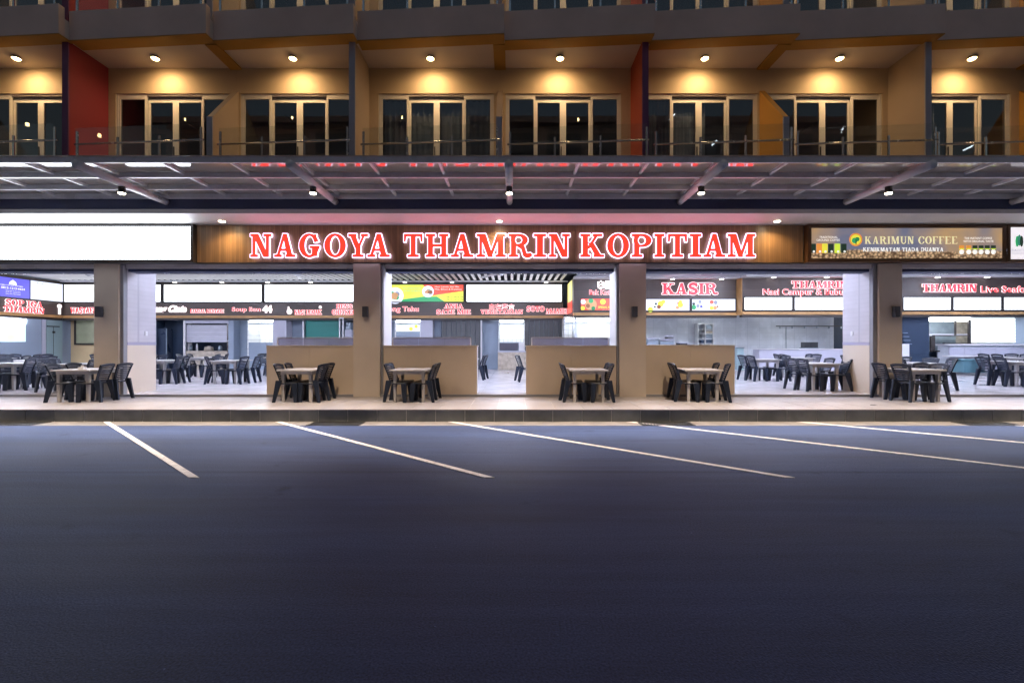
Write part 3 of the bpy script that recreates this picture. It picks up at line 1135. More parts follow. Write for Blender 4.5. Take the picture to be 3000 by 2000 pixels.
# balcony ceiling lamps (the row in view and the same row one floor up)
PXL = {-11.95: 48, -8.63: 455, -5.33: 858, -1.99: 1261, 1.385: 1641, 4.70: 2065, 7.955: 2460, 11.24: 2848}
ORD = ['beside the crimson partition, seen beyond it', 'over the balcony between crimson partition and first wing wall', 'over the balcony beside the first grey partition',
       'over the curtained balcony door', 'over the balcony beside the vermilion partition', 'over the balcony past the vermilion partition with blue-lit doors',
       'over the balcony before the second grey partition', 'over the balcony past the second grey partition']
for fl, zc in ((1, 6.948), (2, 10.418)):
    for k, (ux, px) in enumerate(PXL.items()):
        x = X(px, 11.05) if fl == 1 else ux
        lab = f'round warm ceiling lamp {ORD[k]}' if fl == 1 else f'warm lamp one floor up {ORD[k].split(",")[0]}'
        t = thing('balcony_lamp', lab, 'ceiling lamp', (x, 11.05, e(zc)), 'balcony ceiling lamps')
        MB().cyl((x, 11.05, e(zc - .05)), (x, 11.05, e(zc - .002)), .095, .085, 20).build('housing', M['chrome'], t, True)
        MB().cyl((x, 11.05, e(zc - .075)), (x, 11.05, e(zc - .051)), .05, .082, 20).build('bulb', E_WARM, t, True)
        spot('lamp_light', (x, 11.05, e(zc - .085)), 110, (1.0, .64, .32), 172, 1.0, .16, t, 18)

# ------------------------------------------------------------------ glass canopy on steel tubes
CAN = thing('glass_canopy', 'long steel-framed glass canopy projecting over the walkway', 'canopy', (0, D_BF, e(3.3)))
ZB, ZG = 3.285, 3.395
bx('front_beam', M['steel'], -20, 20, D_CF, D_CF + .045, e(ZB), e(ZG), CAN)
for d in (9.03, 9.74, 10.33):
    bx('purlin', M['steel'], -20, 20, d, d + .055, e(ZB), e(ZG - .004), CAN)
RAFT = [X(490, 10.41), X(985, 10.41), X(1493, 10.41), X(1990, 10.41), X(2475, 10.41)]
RAFT = [2 * RAFT[0] - RAFT[1]] + RAFT + [2 * RAFT[4] - RAFT[3]]
for x in RAFT:
    MB().cyl((x, D_CF - .06, e(3.235)), (x, D_BF - .03, e(3.215)), .078, .068, 18).build('rafter', M['steel'], CAN, True)
bat = {}
ds = [D_CF + .045, 9.03, 9.74, 10.33]
for k in range(3):
    a, b = ds[k] + (.055 if k else 0) + .001, ds[k + 1] - .001
    bat[k] = MB().box(-.028, .028, a, b, e(ZG - .055), e(ZG - .003)).mesh('batten', M['steel'])
for q in range(-14, 15):
    for k in range(3):
        put('batten', bat[k], (RAFT[3] + q * 1.293, 0, 0), CAN)
for q in range(-14, 14):
    bx('glass_pane', M['canopyglass'], RAFT[3] + q * 1.293 + .004, RAFT[3] + (q + 1) * 1.293 - .004, D_CF - .02, D_BF - .025, e(ZG), e(ZG + .012), CAN)

# spot lamps under the rafters
LN = ['over the kerb past the blank lightbox edge', 'on the canopy tube above the blank white lightbox', 'on the canopy tube above the letters GO', 'on the canopy tube above the letters RI',
      'on the canopy tube above the letters PI', 'on the canopy tube above the coffee lightbox', 'over the kerb past the coffee lightbox edge']
for x, ln in zip(RAFT, LN):
    d = 9.2
    t = thing('canopy_lamp', f'black cylinder spot lamp {ln}', 'spot lamp', (x, d, e(3.15)), 'spot lamps under the canopy')
    MB().cyl((x, d, e(3.03)), (x, d, e(3.155)), .062, .062, 18).build('housing', M['lampblack'], t, True)
    MB().cyl((x, d, e(3.012)), (x, d, e(3.029)), .056, .060, 18).build('lens', E_SPOT, t, True)
    spot('lamp_light', (x, d, e(3.0)), 720, (1.0, .74, .46), 108, 1.0, .05, t)
    spot('lamp_beam', (x, d, e(2.99)), 1500, (1.0, .80, .60), 78, 1.0, .05, t, -6)
# round downlights in the soffit
for px, ln in ((650, 'over the wooden board before the letter N'), (1463, 'over the letter R of the red sign'), (2277, 'past the last letter of the red sign')):
    x, d = X(px, 11.17), 11.17
    t = thing('soffit_downlight', f'round recessed downlight in the soffit {ln}', 'downlight', (x, d, e(2.995)), 'soffit downlights')
    MB().cyl((x, d, e(2.985)), (x, d, e(2.9945)), .085, .085, 20).build('ring', M['fan'], t, True)
    MB().cyl((x, d, e(2.978)), (x, d, e(2.9845)), .066, .070, 20).build('lens', E_SPOT, t, True)
    spot('lamp_light', (x, d, e(2.97)), 170, (1.0, .68, .32), 150, 1.0, .05, t)

# unlit wall lamps on the columns
for px, ln in ((298, 'beside the blank lightbox corner'), (1073, 'between the stall words HENG and Tahu'), (1857, 'beside the KASIR counter'), (2618, 'beside the seafood stall')):
    x = X(px, D_F)
    t = thing('wall_lamp', f'unlit dark box wall lamp on the pillar {ln}', 'wall lamp', (x, D_F, e(.78)), 'box lamps on the pillars')
    bx('back_plate', M['lampblack'], x - .05, x + .05, D_F - .02, D_F - .001, e(.72), e(.86), t)
    bx('body', M['walllamp'], x - .062, x + .062, D_F - .13, D_F - .021, e(.66), e(.92), t)
    bx('lens', M['screen'], x - .045, x + .045, D_F - .115, D_F - .035, e(.652), e(.659), t)

# ------------------------------------------------------------------ front signs
sy = D_F + .058
t = thing('sign_board', 'brown ribbed wooden board carrying the big red sign', 'sign board', (0, sy, e(2.02)))
for k in range(8):
    a, b = X(576, D_F), X(2354, D_F)
    bx('panel', M['wood'], a + (b - a) * k / 8 + .003, a + (b - a) * (k + 1) / 8 - .003, D_F + .005, D_F + .055, e(2.02), e(2.985), t)
bx('bottom_trim', M['frame_dark'], X(576, D_F), X(2354, D_F), D_F - .002, D_F + .054, e(2.016), e(2.045), t)
S = thing('neon_sign', 'big glowing red letters reading NAGOYA THAMRIN KOPITIAM', 'neon sign', (0, D_F - .08, e(2.1)))
bxs = dict(N=[(733, 795), (1608, 1670)], A=[(803, 865), (1076, 1142), (1321, 1387), (2061, 2125)], G=[(876, 935)], O=[(950, 1013), (1779, 1843)], Y=[(1020, 1078)],
           T=[(1182, 1239), (1956, 2014)], H=[(1247, 1314)], M=[(1396, 1482), (2132, 2213)], R=[(1490, 1556)], I=[(1564, 1600), (1917, 1947), (2021, 2055)], K=[(1700, 1770)], P=[(1851, 1909)])
used = {}
word, boxes = 'NAGOYATHAMRINKOPITIAM', []
for c in word:
    k = used.get(c, 0)
    used[c] = k + 1
    p = sorted(bxs[c])[k]
    boxes.append((X(p[0], D_F - .1), X(p[1], D_F - .1)))
order = sorted(sum([[(p, c) for p in v] for c, v in bxs.items()], []))
slab_word(''.join(c for p, c in order), 0, 0, Z(753, D_F - .1), Z(685, D_F - .1), D_F - .10, E_RED, E_WHITE, S, 0.036, 0.004, 0.03,
          boxes=[(X(p[0], D_F - .1), X(p[1], D_F - .1)) for p, c in order])


def lightbox(name, label, x0, x1, z0, z1, y, depth, fr, face, frame=None, cat='lightbox', group=None):
    t = thing(name, label, cat, ((x0 + x1) / 2, y, z0), group)
    mb = MB()
    mb.box(x0, x1, y, y + depth, z1 - fr, z1).box(x0, x1, y, y + depth, z0, z0 + fr)
    mb.box(x0, x0 + fr, y, y + depth, z0 + fr, z1 - fr).box(x1 - fr, x1, y, y + depth, z0 + fr, z1 - fr)
    mb.build('frame', frame or M['frame_dark'], t)
    bx('face', face, x0 + fr, x1 - fr, y + .02, y + depth, z0 + fr, z1 - fr, t)
    return t


lightbox('blank_lightbox', 'wide blank white glowing lightbox above the hall entrance', X(-330, D_F), X(575, D_F), e(2.035), e(2.985), D_F - .12, .17, .065, E_BOX)


# coffee lightbox: printed face, lettering and packs laid on it
def coffee_face():
    m, nt, b = newmat('coffee_print')
    N, L = nt.nodes, nt.links
    geo = N.new('ShaderNodeNewGeometry')
    sp = N.new('ShaderNodeSeparateXYZ')
    L.new(geo.outputs['Position'], sp.inputs[0])
    ns = N.new('ShaderNodeTexNoise')
    ns.inputs['Scale'].default_value = 0.9
    L.new(geo.outputs['Position'], ns.inputs['Vector'])
    cr = N.new('ShaderNodeValToRGB')
    cr.color_ramp.elements[0].position, cr.color_ramp.elements[0].color = 0.38, (0.14, 0.15, 0.22, 1)
    cr.color_ramp.elements[1].position, cr.color_ramp.elements[1].color = 0.66, (0.42, 0.27, 0.13, 1)
    L.new(ns.outputs[0], cr.inputs[0])
    vo = N.new('ShaderNodeTexVoronoi')
    vo.inputs['Scale'].default_value = 15
    L.new(geo.outputs['Position'], vo.inputs['Vector'])
    cb = N.new('ShaderNodeValToRGB')
    cb.color_ramp.elements[0].color = (0.75, 0.52, 0.30, 1)
    cb.color_ramp.elements[1].position, cb.color_ramp.elements[1].color = 0.75, (0.10, 0.055, 0.03, 1)
    L.new(vo.outputs['Distance'], cb.inputs[0])
    ad = N.new('ShaderNodeMath')
    ad.operation = 'MULTIPLY_ADD'
    ad.inputs[1].default_value = 0.18
    L.new(ns.outputs[0], ad.inputs[0])
    L.new(sp.outputs[2], ad.inputs[2])
    st = N.new('ShaderNodeMapRange')
    zt = e(2.30) + .09
    st.inputs[1].default_value, st.inputs[2].default_value = zt - .02, zt + .03
    L.new(ad.outputs[0], st.inputs[0])
    mx = N.new('ShaderNodeMix')
    mx.data_type = 'RGBA'
    L.new(st.outputs[0], mx.inputs[0])
    L.new(cb.outputs[0], mx.inputs[6])
    L.new(cr.outputs[0], mx.inputs[7])
    L.new(mx.outputs[2], b.inputs['Emission Color'])
    L.new(mx.outputs[2], b.inputs['Base Color'])
    b.inputs['Emission Strength'].default_value = 0.95
    return m


def em(name, col, s=1.0):
    return emat(name, col, s)


P_WHITE, P_GOLD = em('print_white', (1, .97, .92), .95), em('print_gold', (.92, .82, .46), .9)
P_GREEN, P_ORANGE = em('print_green', (.02, .22, .08), .9), em('print_orange', (.75, .28, .05), 1.0)
P_YEL, P_DARK = em('print_yellow', (.80, .72, .06), 1.0), em('print_dark', (.02, .05, .03), .6)
P_BROWN, P_GREY = em('print_brown', (.25, .10, .04), .8), em('print_grey', (.30, .32, .42), .8)
P_LIME, P_RED = em('print_lime', (.62, .80, .06), 1.0), em('print_red', (.85, .10, .06), 1.0)
P_LEAF, P_PALE = em('print_leaf', (.03, .33, .12), 1.0), em('print_pale', (.80, .83, .95), 1.2)
P_BLUE, P_SKIN = em('print_blue', (.10, .10, .70), 1.0), em('print_food', (.55, .30, .14), 1.0)
P_TEALG = em('print_teal', (.03, .20, .13), 1.0)


def disc(name, cx, cz, r, y, mat, parent, n=24, sx=1.0):
    return MB().prism([(cx + sx * r * math.cos(2 * math.pi * i / n), cz + r * math.sin(2 * math.pi * i / n)) for i in range(n)], 'y', y, y + .002).build(name, mat, parent)


yb = D_F - .10
cf = lightbox('coffee_lightbox', 'brown printed coffee lightbox with gold and white lettering and coffee beans', X(2358, D_F), X(2934, D_F), e(2.03), e(2.975), D_F - .12, .17, .09, coffee_face(), pmat('coffee_frame', (.10, .045, .018), .4, .1, 3))
yb = D_F - .103


def XB(px):
    return X(px, yb)


def ZB_(py):
    return Z(py, yb)


slab_word('KARIMUN COFFEE', XB(2533), XB(2805), ZB_(715), ZB_(692), yb - .006, P_GOLD, P_BROWN, cf, .03, -.035, .004, gap=.10)
slab_word('KENIKMATAN TIADA DUANYA', XB(2528), XB(2764), ZB_(737), ZB_(725), yb - .006, P_WHITE, P_BROWN, cf, .03, -.03, .004, gap=.10)
text('caption', 'TRADITIONAL', XB(2400), XB(2454), ZB_(698), ZB_(692), yb - .004, P_WHITE, cf)
text('caption', 'GROUND COFFEE', XB(2392), XB(2460), ZB_(706.5), ZB_(700.5), yb - .004, P_WHITE, cf)
text('caption', 'THE INSTANT COFFEE', XB(2825), XB(2906), ZB_(701), ZB_(695), yb - .004, P_WHITE, cf)
text('caption', 'WITH ORIGINAL TASTE', XB(2822), XB(2910), ZB_(710), ZB_(704), yb - .004, P_WHITE, cf)
disc('logo_ring', XB(2507), ZB_(702), .165, yb - .003, P_ORANGE, cf)
disc('logo_disc', XB(2507), ZB_(702), .125, yb - .006, P_YEL, cf)
disc('logo_leaf', XB(2503), ZB_(705), .07, yb - .009, P_LEAF, cf)
disc('logo_leaf', XB(2511), ZB_(701), .055, yb - .009, P_GREEN, cf)
bx('logo_stem', P_DARK, XB(2507) - .012, XB(2507) + .012, yb - .012, yb - .0095, ZB_(716), ZB_(702), cf)
for px, mt in ((2382, P_DARK), (2400, P_ORANGE), (2416, P_YEL), (2434, P_DARK), (2453, P_LIME), (2472, P_DARK)):
    bx('coffee_pack', mt, XB(px - 8), XB(px + 8), yb - .004, yb - .001, ZB_(741), ZB_(714), cf)
    disc('cup', XB(px + 2), ZB_(737), .028, yb - .007, P_WHITE, cf, 14)
for px in (2817, 2838, 2856, 2874, 2892, 2910):
    bx('coffee_pack', P_DARK if px > 2845 else P_ORANGE, XB(px - 7), XB(px + 7), yb - .004, yb - .001, ZB_(732), ZB_(719), cf)
    bx('pack_band', P_LIME, XB(px - 7), XB(px + 7), yb - .007, yb - .0045, ZB_(731), ZB_(728), cf)
    disc('cup', XB(px), ZB_(738), .06, yb - .004, P_WHITE, cf, 16)
pg = lightbox('property_lightbox', 'pale lightbox with green oval leaf emblem beside the coffee lightbox', X(2938, D_F), X(3120, D_F), e(2.03), e(2.975), D_F - .12, .17, .07, emat('lightbox_pale', (.92, .86, .90), .95, .06, .12), pmat('coffee_frame2', (.10, .045, .018), .4, .1, 3))
for k, (dx, sx) in enumerate(((-.055, .30), (.0, .32), (.055, .30))):
    disc('emblem_blade', XB(2986) + dx, ZB_(707) + (.03 if k == 1 else 0), .14, yb - .004 - .001 * k, (P_LEAF, P_TEALG, P_DARK)[k], pg, 20, sx)
text('emblem_name', 'PARAGON LAND', XB(2948), XB(3046), ZB_(737), ZB_(730), yb - .004, P_GREY, pg, .005)
bx('emblem_rule', P_GREY, XB(2950), XB(3040), yb - .004, yb - .001, ZB_(743), ZB_(741.6), pg)

# ------------------------------------------------------------------ low walls between the columns
LOW = [('bay2', 777, 1033, 1, (800, 1032), 'low beige panelled wall with glass screen below the letters AGOY'),
       ('bay3a', 1121, 1397, 1, (1143, 1378), 'low beige panelled wall with glass screen beside the doorway, below THAM'),
       ('bay3b', 1541, 1807, -1, (1557, 1789), 'low beige panelled wall with glass screen beside the doorway, below KOPI'),
       ('bay4', 1894, 2156, 0, None, 'low beige panelled wall of the cashier counter')]
for nm, p0, p1, end, scr, lab in LOW:
    x0, x1 = X(p0, D_F), X(p1, D_F)
    ztop = e(-.06) if scr else e(-.045)
    y0, y1 = D_F + .06, D_F + .52
    t = thing('low_wall', lab, 'low wall', ((x0 + x1) / 2, y0, HALL), 'low walls along the hall front')
    n = 2
    bx('body', M['white_reveal'], x0 + .01, x1 - .01, y0 + .03, y1, HALL + .001, ztop - .03, t)
    for k in range(n):
        bx('front_panel', M['lowwall'], x0 + (x1 - x0) * k / n + .002, x0 + (x1 - x0) * (k + 1) / n - .002, y0, y0 + .028, WALK + .012, ztop - .03, t)
    bx('coping', M['lowwall'], x0, x1, y0 - .012, y1 + .012, ztop - .029, ztop, t)
    if scr:
        g0, g1 = X(scr[0], D_F), X(scr[1], D_F)
        for k in range(3):
            bx('glass_pane', M['screen'], g0 + (g1 - g0) * k / 3 + .004, g0 + (g1 - g0) * (k + 1) / 3 - .004, y0 + .14, y0 + .15, ztop + .001, e(.135), t)
        bx('top_rail', M['housing'], g0, g1, y0 + .13, y0 + .16, e(.136), e(.152), t)
        for gx in (g0, g1 - .03):
            bx('rail_post', M['housing'], gx, gx + .03, y0 + .13, y0 + .16, ztop + .001, e(.135), t)

# ------------------------------------------------------------------ food hall shell
D_S, D_N, D_R = 22.4, 20.25, 19.75      # sign-band planes: long back row, cashier row, far row
bx('hall_floor', M['hallfloor'], -24, 24, D_F + .052, 27, HALL - .1, HALL, BLD)
bx('hall_back_wall', M['bluewall'], -24, 24, 26.2, 26.4, HALL, e(3.4), BLD)
bx('hall_side_wall', M['bluewall'], -22.6, -22.3, 13, 26.2, HALL, e(3.4), BLD)
bx('hall_side_wall', M['bluewall'], 22.3, 22.6, 13, 26.2, HALL, e(3.4), BLD)
hc = bx('hall_ceiling', M['hallceil'], -22.3, X(1663, D_S) + .1, D_F + .46, D_S + .1, e(3.28), e(3.36), BLD)
sl = MB().box(-.06, .06, 13.0, D_S - .12, e(3.075), e(3.13)).mesh('ceiling_slat', M['slat'])
for k in range(84):
    x = -22.2 + .30 * k
    if x < X(1663, D_S) - .05:
        put('ceiling_slat', sl, (x, 0, 0), hc)
bx('cornice', M['slat'], -22.28, X(1663, D_S), D_S - .11, D_S - .03, e(3.0), e(3.06), BLD)
bx('hall_ceiling_plain', M['gypsum'], X(1663, D_S) + .11, 22.3, D_F + .46, D_N + .3, e(2.93), e(3.0), BLD)
bx('upper_mass', M['hallceil'], -24, 24, D_F + .46, 27, e(3.4), e(3.6), BLD)

# tube lights hung in rows under the hall ceiling (unseen above the header; extra front-row tubes added to light the walkway)
tub = {}
for r, d in enumerate((13.2, 15.4, 17.6)):
    for k in range(17 if r == 0 else 9):
        x = -19.8 + (2.475 if r == 0 else 4.95) * k
        t = thing('tube_light', 'white ceiling tube light hung above the hall tables', 'tube light', (x, d, e(2.9)), 'hall ceiling tube lights')
        if 0 not in tub:
            tub[0] = MB().box(-.62, .62, -.07, .07, 0, .03).mesh('housing', M['fan'])
            tub[1] = MB().box(-.60, .60, -.055, .055, -.012, -.001).mesh('diffuser', E_TUBE)
        put('housing', tub[0], (x, d, e(2.87)), t)
        put('diffuser', tub[1], (x, d, e(2.87)), t)


def panel(name, mat, p0, p1, q0, q1, d, thick=.08, parent=None):
    """a box whose front face spans measured photo coordinates at depth d"""
    return bx(name, mat, X(p0, d), X(p1, d), d, d + thick, Z(q1, d), Z(q0, d), parent or BLD)


# long back row: band, trim, dark underside, lightboxes
XE = X(1650, D_S)
bx('stall_band', M['stallwood'], -22.1, XE, D_S, D_S + .25, e(1.36), e(1.975), BLD)
bx('stall_trim', M['trimwood'], -22.1, XE, D_S - .06, D_S + .25, e(1.235), e(1.355), BLD)
bx('stall_underside', M['frame_dark'], -22.1, XE, D_S - .02, D_S + .25, e(1.13), e(1.232), BLD)
bx('stall_head', M['stallwood'], -22.1, XE, D_S + .10, D_S + .25, e(1.98), e(3.0), BLD)
DIV = [-22.1, -17.2, -12.24, -7.28, -2.31, XE]
NMB = ['behind the hall corner', 'above the white script lettering', 'above the NASI LEMAK stall', None, 'above the VEGETARIAN stall']
for k in range(5):
    if k != 3:
        lightbox('menu_lightbox', f'blank white lightbox of the stall row {NMB[k]}', DIV[k] + .02, DIV[k + 1] - .02, e(1.98), e(2.93), D_S - .03, .12, .06, E_BOXIN, group='blank lightboxes in the hall')
# green, yellow and red food poster
ps = lightbox('food_poster', 'yellow green and red food poster lightbox above ANIA SATE MIE', DIV[3] + .02, DIV[4] - .02, e(1.98), e(2.93), D_S - .03, .12, .06, emat('poster_lime', (.72, .80, .10), .95, .05, .16))
yp = D_S - .016


def XP(px, d=D_S):
    return X(px, d - .02)


def ZP(py, d=D_S):
    return Z(py, d - .02)


def poly(name, pts, y, mat, parent, d=D_S):
    pp = [(XP(a, d), ZP(b, d)) for a, b in pts]
    ar = sum(pp[i - 1][0] * pp[i][1] - pp[i][0] * pp[i - 1][1] for i in range(len(pp)))
    if ar < 0:
        pp = pp[::-1]
    return MB().prism(pp, 'y', y, y + .002).build(name, mat, parent)


poly('red_corner', [(1238, 833), (1359, 833), (1359, 852), (1265, 866)], yp, P_RED, ps)
poly('green_hill', [(1070, 884), (1180, 877), (1240, 869), (1280, 869), (1303, 884)], yp - .003, P_LEAF, ps)
for cx, cz, r, s_ in ((1254, 854, 17, 5), (1158, 866, 24, 8)):
    disc('plate', XP(cx), ZP(cz), r * D_S / FPX, yp - .006, P_PALE, ps)
    rr_ = random.Random(int(cx))
    for q in range(11):
        an, ra = rr_.uniform(0, 6.28), rr_.uniform(.1, .62) * r
        disc('food', XP(cx + ra * math.cos(an)), ZP(cz + .8 * ra * math.sin(an)), rr_.uniform(.16, .34) * r * D_S / FPX, yp - .007 - .001 * q, (P_SKIN, P_BROWN, P_GREY, P_SKIN, P_PALE, P_BROWN, P_LEAF)[rr_.randrange(7)], ps, 9, rr_.uniform(.7, 1.5))
text('poster_line', 'MENU SAYURAN DAN LAUK', XP(1180), XP(1234), ZP(846), ZP(842), yp - .003, P_GREY, ps)
text('poster_line', 'AYAM GORENG', XP(1182), XP(1234), ZP(854), ZP(850), yp - .003, P_GREY, ps)
text('poster_line', 'Nasi Lemak dan Mie', XP(1274), XP(1345), ZP(842), ZP(838), yp - .003, P_WHITE, ps)
text('poster_line', 'Mie, Bihun & Kwetiau', XP(1274), XP(1352), ZP(850), ZP(845), yp - .003, P_WHITE, ps)
for q in (868, 875):
    text('poster_line', '0812 3456 78', XP(1308), XP(1356), ZP(q + 4), ZP(q), yp - .003, P_BROWN, ps)


# stall names on the band
def stall(label, parts, d=D_S, rot=0.0):
    cx = X(sum(p[1] + p[2] for p in parts) / (2 * len(parts)), d)
    t = thing('stall_sign', label, 'stall sign', (cx, d, e(1.4)), 'glowing stall names in the hall')
    for kind, a, b, q0, q1, s in parts:
        y = d - .10
        if kind == 'S':
            slab_word(s, X(a, y), X(b, y), Z(q1, y), Z(q0, y), y, E_REDIN, E_WHITEIN, t, .055, .012, .03)
        elif kind == 'R':
            slab_word(s, X(a, y), X(b, y), Z(q1, y), Z(q0, y), y, E_REDB, E_WHITEIN, t, .05, .008, .03)
        elif kind == 'N':
            neon(s, X(a, y), X(b, y), Z(q1, y), Z(q0, y), y, t)
        elif kind == 'W':
            neon(s, X(a, y), X(b, y), Z(q1, y), Z(q0, y), y, t, E_WHITEIN, E_WHITEIN, off=.05, grow=.085, shear=.35 if 'Cinta' in s else 0)
    return t


E_REDB = emat('neon_red_mid', (1.0, .035, .06), 1.6)
stall('pink glowing stall name starting WASTA beside the pillar', [('S', 206, 292, 901, 917, 'WASTAFEL')])
stall('white glowing script stall name beside the lilac pier', [('W', 420, 544, 896, 918, 'Batang Cinta')])
stall('small pink glowing stall name SAMBAL MENTARI', [('S', 557, 655, 906, 916, 'SAMBAL MENTARI')])
stall('glowing stall name Soup Ikan 44', [('N', 679, 763, 900, 915, 'Soup Ikan'), ('W', 770, 795, 896, 914, '44')])
tk = stall('glowing stall name NASI LEMAK with white thumb emblem', [('S', 863, 942, 908, 921, 'NASI LEMAK')])
disc('thumb_fist', XP(850), ZP(913), 8 * D_S / FPX, D_S - .09, E_WHITEIN, tk)
MB().prism([(XP(845), ZP(910)), (XP(851), ZP(910)), (XP(849), ZP(898)), (XP(845), ZP(898))], 'y', D_S - .09, D_S - .08).build('thumb', E_WHITEIN, tk)
disc('emblem_ball', XP(940), ZP(900), 4.5 * D_S / FPX, D_S - .09, E_WHITEIN, tk)
stall('red glowing stall name HENG CHICKEN against the pillar', [('S', 985, 1032, 891, 903, 'HENG'), ('S', 972, 1043, 907, 921, 'CHICKEN')])
stall('pink glowing stall name Yong Tahu', [('N', 1122, 1226, 898, 916, 'Yong Tahu')])
stall('pink glowing stall name ANIA SATE MIE', [('S', 1301, 1357, 890, 903, 'ANIA'), ('S', 1278, 1379, 907, 920, 'SATE MIE')])
stall('glowing stall name VEGETARIAN with four Chinese characters', [('N', 1434, 1507, 890, 905, '自在素食'), ('S', 1408, 1532, 907, 919, 'VEGETARIAN')])
stall('red glowing stall name SOTO', [('S', 1543, 1595, 897, 912, 'SOTO')])
stall('white and pink glowing stall name starting MAME', [('S', 1600, 1672, 904, 919, 'MAMEK')])

# side wall of the hall's far corner: slanting band with posters and name
xs_ = -22.1
bx('side_band', M['stallwood'], xs_ - .2, xs_, 14.0, D_S, e(1.36), e(1.975), BLD)
bx('side_trim', M['trimwood'], xs_ - .2, xs_ + .06, 14.0, D_S - .06, e(1.235), e(1.355), BLD)
bx('side_underside', M['frame_dark'], xs_ - .2, xs_ + .02, 14.0, D_S - .06, e(1.13), e(1.232), BLD)
bx('side_head', M['stallwood'], xs_ - .2, xs_ - .06, 14.0, D_S, e(1.98), e(3.02), BLD)


def YS(px):
    return -xs_ * FPX / (CX - px)


for nm, lab, a, b, mat in (('notice_poster', 'white printed notice lightbox in the hall corner', 90, 184, emat('notice_face', (.80, .84, .97), .95, .04, .16)), ('blue_poster', 'deep blue lightbox poster with white house emblem and phone number', -60, 86, emat('blue_face', (.13, .12, .72), .9, .04, .16))):
    y0, y1 = YS(a), YS(b)
    t = thing(nm, lab, 'poster', (xs_, (y0 + y1) / 2, e(2.0)))
    bx('frame', M['frame_dark'], xs_ - .055, xs_ - .01, y0 - .05, y1 + .05, e(1.98), e(2.93), t)
    bx('face', mat, xs_ - .01, xs_ + .012, y0, y1, e(2.03), e(2.88), t)
    rz = R(90)
    if nm == 'notice_poster':
        text('notice_head', 'MENU MAKANAN DAN MINUMAN', y0 + .25, y1 - .15, e(2.76), e(2.82), xs_ + .016, P_GREY, t, .01, rz)
        for k in range(7):
            text('notice_line', 'ayam bakar nasi goreng mie soto', y0 + .3, y1 - .25, e(2.16 + .08 * k), e(2.195 + .08 * k), xs_ + .016, P_GREY, t, 0, rz)
    else:
        ya, yc = YS(0), YS(80)
        text('poster_number', '0812-1213-6624', ya + .03, yc - .12, e(2.38), e(2.47), xs_ + .016, P_WHITE, t, .015, rz)
        text('poster_line', 'RUMAH TOKO DAN APARTEMEN', ya, yc - .2, e(2.52), e(2.56), xs_ + .016, P_WHITE, t, .01, rz)
        for k in range(3):
            text('poster_line', 'dijual dan disewakan', ya + .2, yc - .3, e(2.14 + .07 * k), e(2.18 + .07 * k), xs_ + .016, P_WHITE, t, 0, rz)
        yc_ = YS(37)
        MB().prism([(yc_ - .16, e(2.58)), (yc_ + .16, e(2.58)), (yc_ + .13, e(2.70)), (yc_, e(2.80)), (yc_ - .13, e(2.70))], 'x', xs_ + .012, xs_ + .016).build('house_emblem', P_PALE, t)
sg = thing('stall_sign', 'red glowing stall name SOP IGA THAMRIN on the corner wall', 'stall sign', (xs_, YS(65), e(1.4)), 'glowing stall names in the hall')
slab_word('SOP IGA', YS(10), YS(119), e(1.66), e(1.92), xs_ + .10, E_REDIN, E_WHITEIN, sg, .055, .012, .03, rot=R(90))
slab_word('THAMRIN', YS(5), YS(124), e(1.38), e(1.61), xs_ + .10, E_REDIN, E_WHITEIN, sg, .055, .012, .03, rot=R(90))
MB().box(xs_ + .02, xs_ + .06, YS(169), YS(175), e(1.40), e(1.75)).cyl((xs_ + .02, YS(172), e(1.80)), (xs_ + .06, YS(172), e(1.80)), .10, n=12).build('chef_emblem', E_WHITEIN, sg)
# corner kiosk below: lit menu window, door, washroom
t = thing('menu_window', 'bright lit kiosk window with pastel floral print in the hall corner', 'kiosk window', (xs_, YS(30), e(.05)))
bx('print', emat('kiosk_print', (.70, .84, .92), 1.0), xs_ - .02, xs_ + .02, YS(-70), YS(74), e(.06), e(.82), t)
bx('tube', E_TUBEK, xs_ - .02, xs_ + .05, YS(-70), YS(74), e(.92), e(1.06), t)
for k, (px, zz, r, mt) in enumerate(((12, .6, .13, P_PALE), (30, .25, .17, P_YEL), (45, .62, .14, P_PALE), (60, .35, .12, P_BLUE), (-5, .3, .12, P_PALE), (66, .65, .1, P_LIME))):
    n = 16
    mt2 = em(f'flower_{k}', [(.95, .97, .9), (.85, .9, .55), (.9, .9, 1.0), (.75, .72, .95), (.95, 1, .95), (.8, .95, .75)][k], 1.0)
    MB().prism([(YS(px) + r * math.cos(2 * math.pi * i / n), e(zz) + r * math.sin(2 * math.pi * i / n)) for i in range(n)], 'x', xs_ + .02, xs_ + .024 + .001 * k).build('flower', mt2, t)
bx('kiosk_counter', M['bluewall'], xs_ - .3, xs_ + .02, 15, YS(76), HALL, e(.05), BLD)
bx('corner_wall', M['bluewall'], xs_ - .2, xs_, YS(76), YS(122), HALL, e(1.12), BLD)
bx('corner_wall', M['lilacwall'], xs_ - .2, xs_ + .01, YS(123), YS(134), HALL, e(1.12), BLD)
t = thing('glass_door', 'grey-green swing door with black closer in the hall corner', 'door', (xs_, YS(158), HALL))
bx('leaf', M['greydoor'], xs_ - .06, xs_, YS(136), YS(183), HALL, e(1.1), t)
bx('closer', M['lampblack'], xs_, xs_ + .05, YS(137), YS(172), e(.78), e(.83), t)
bx('lock', M['lampblack'], xs_, xs_ + .05, YS(154), YS(159), e(.48), e(.58), t)
bx('meeting_line', M['lampblack'], xs_ + .001, xs_ + .006, YS(156), YS(157), HALL, e(.78), t)

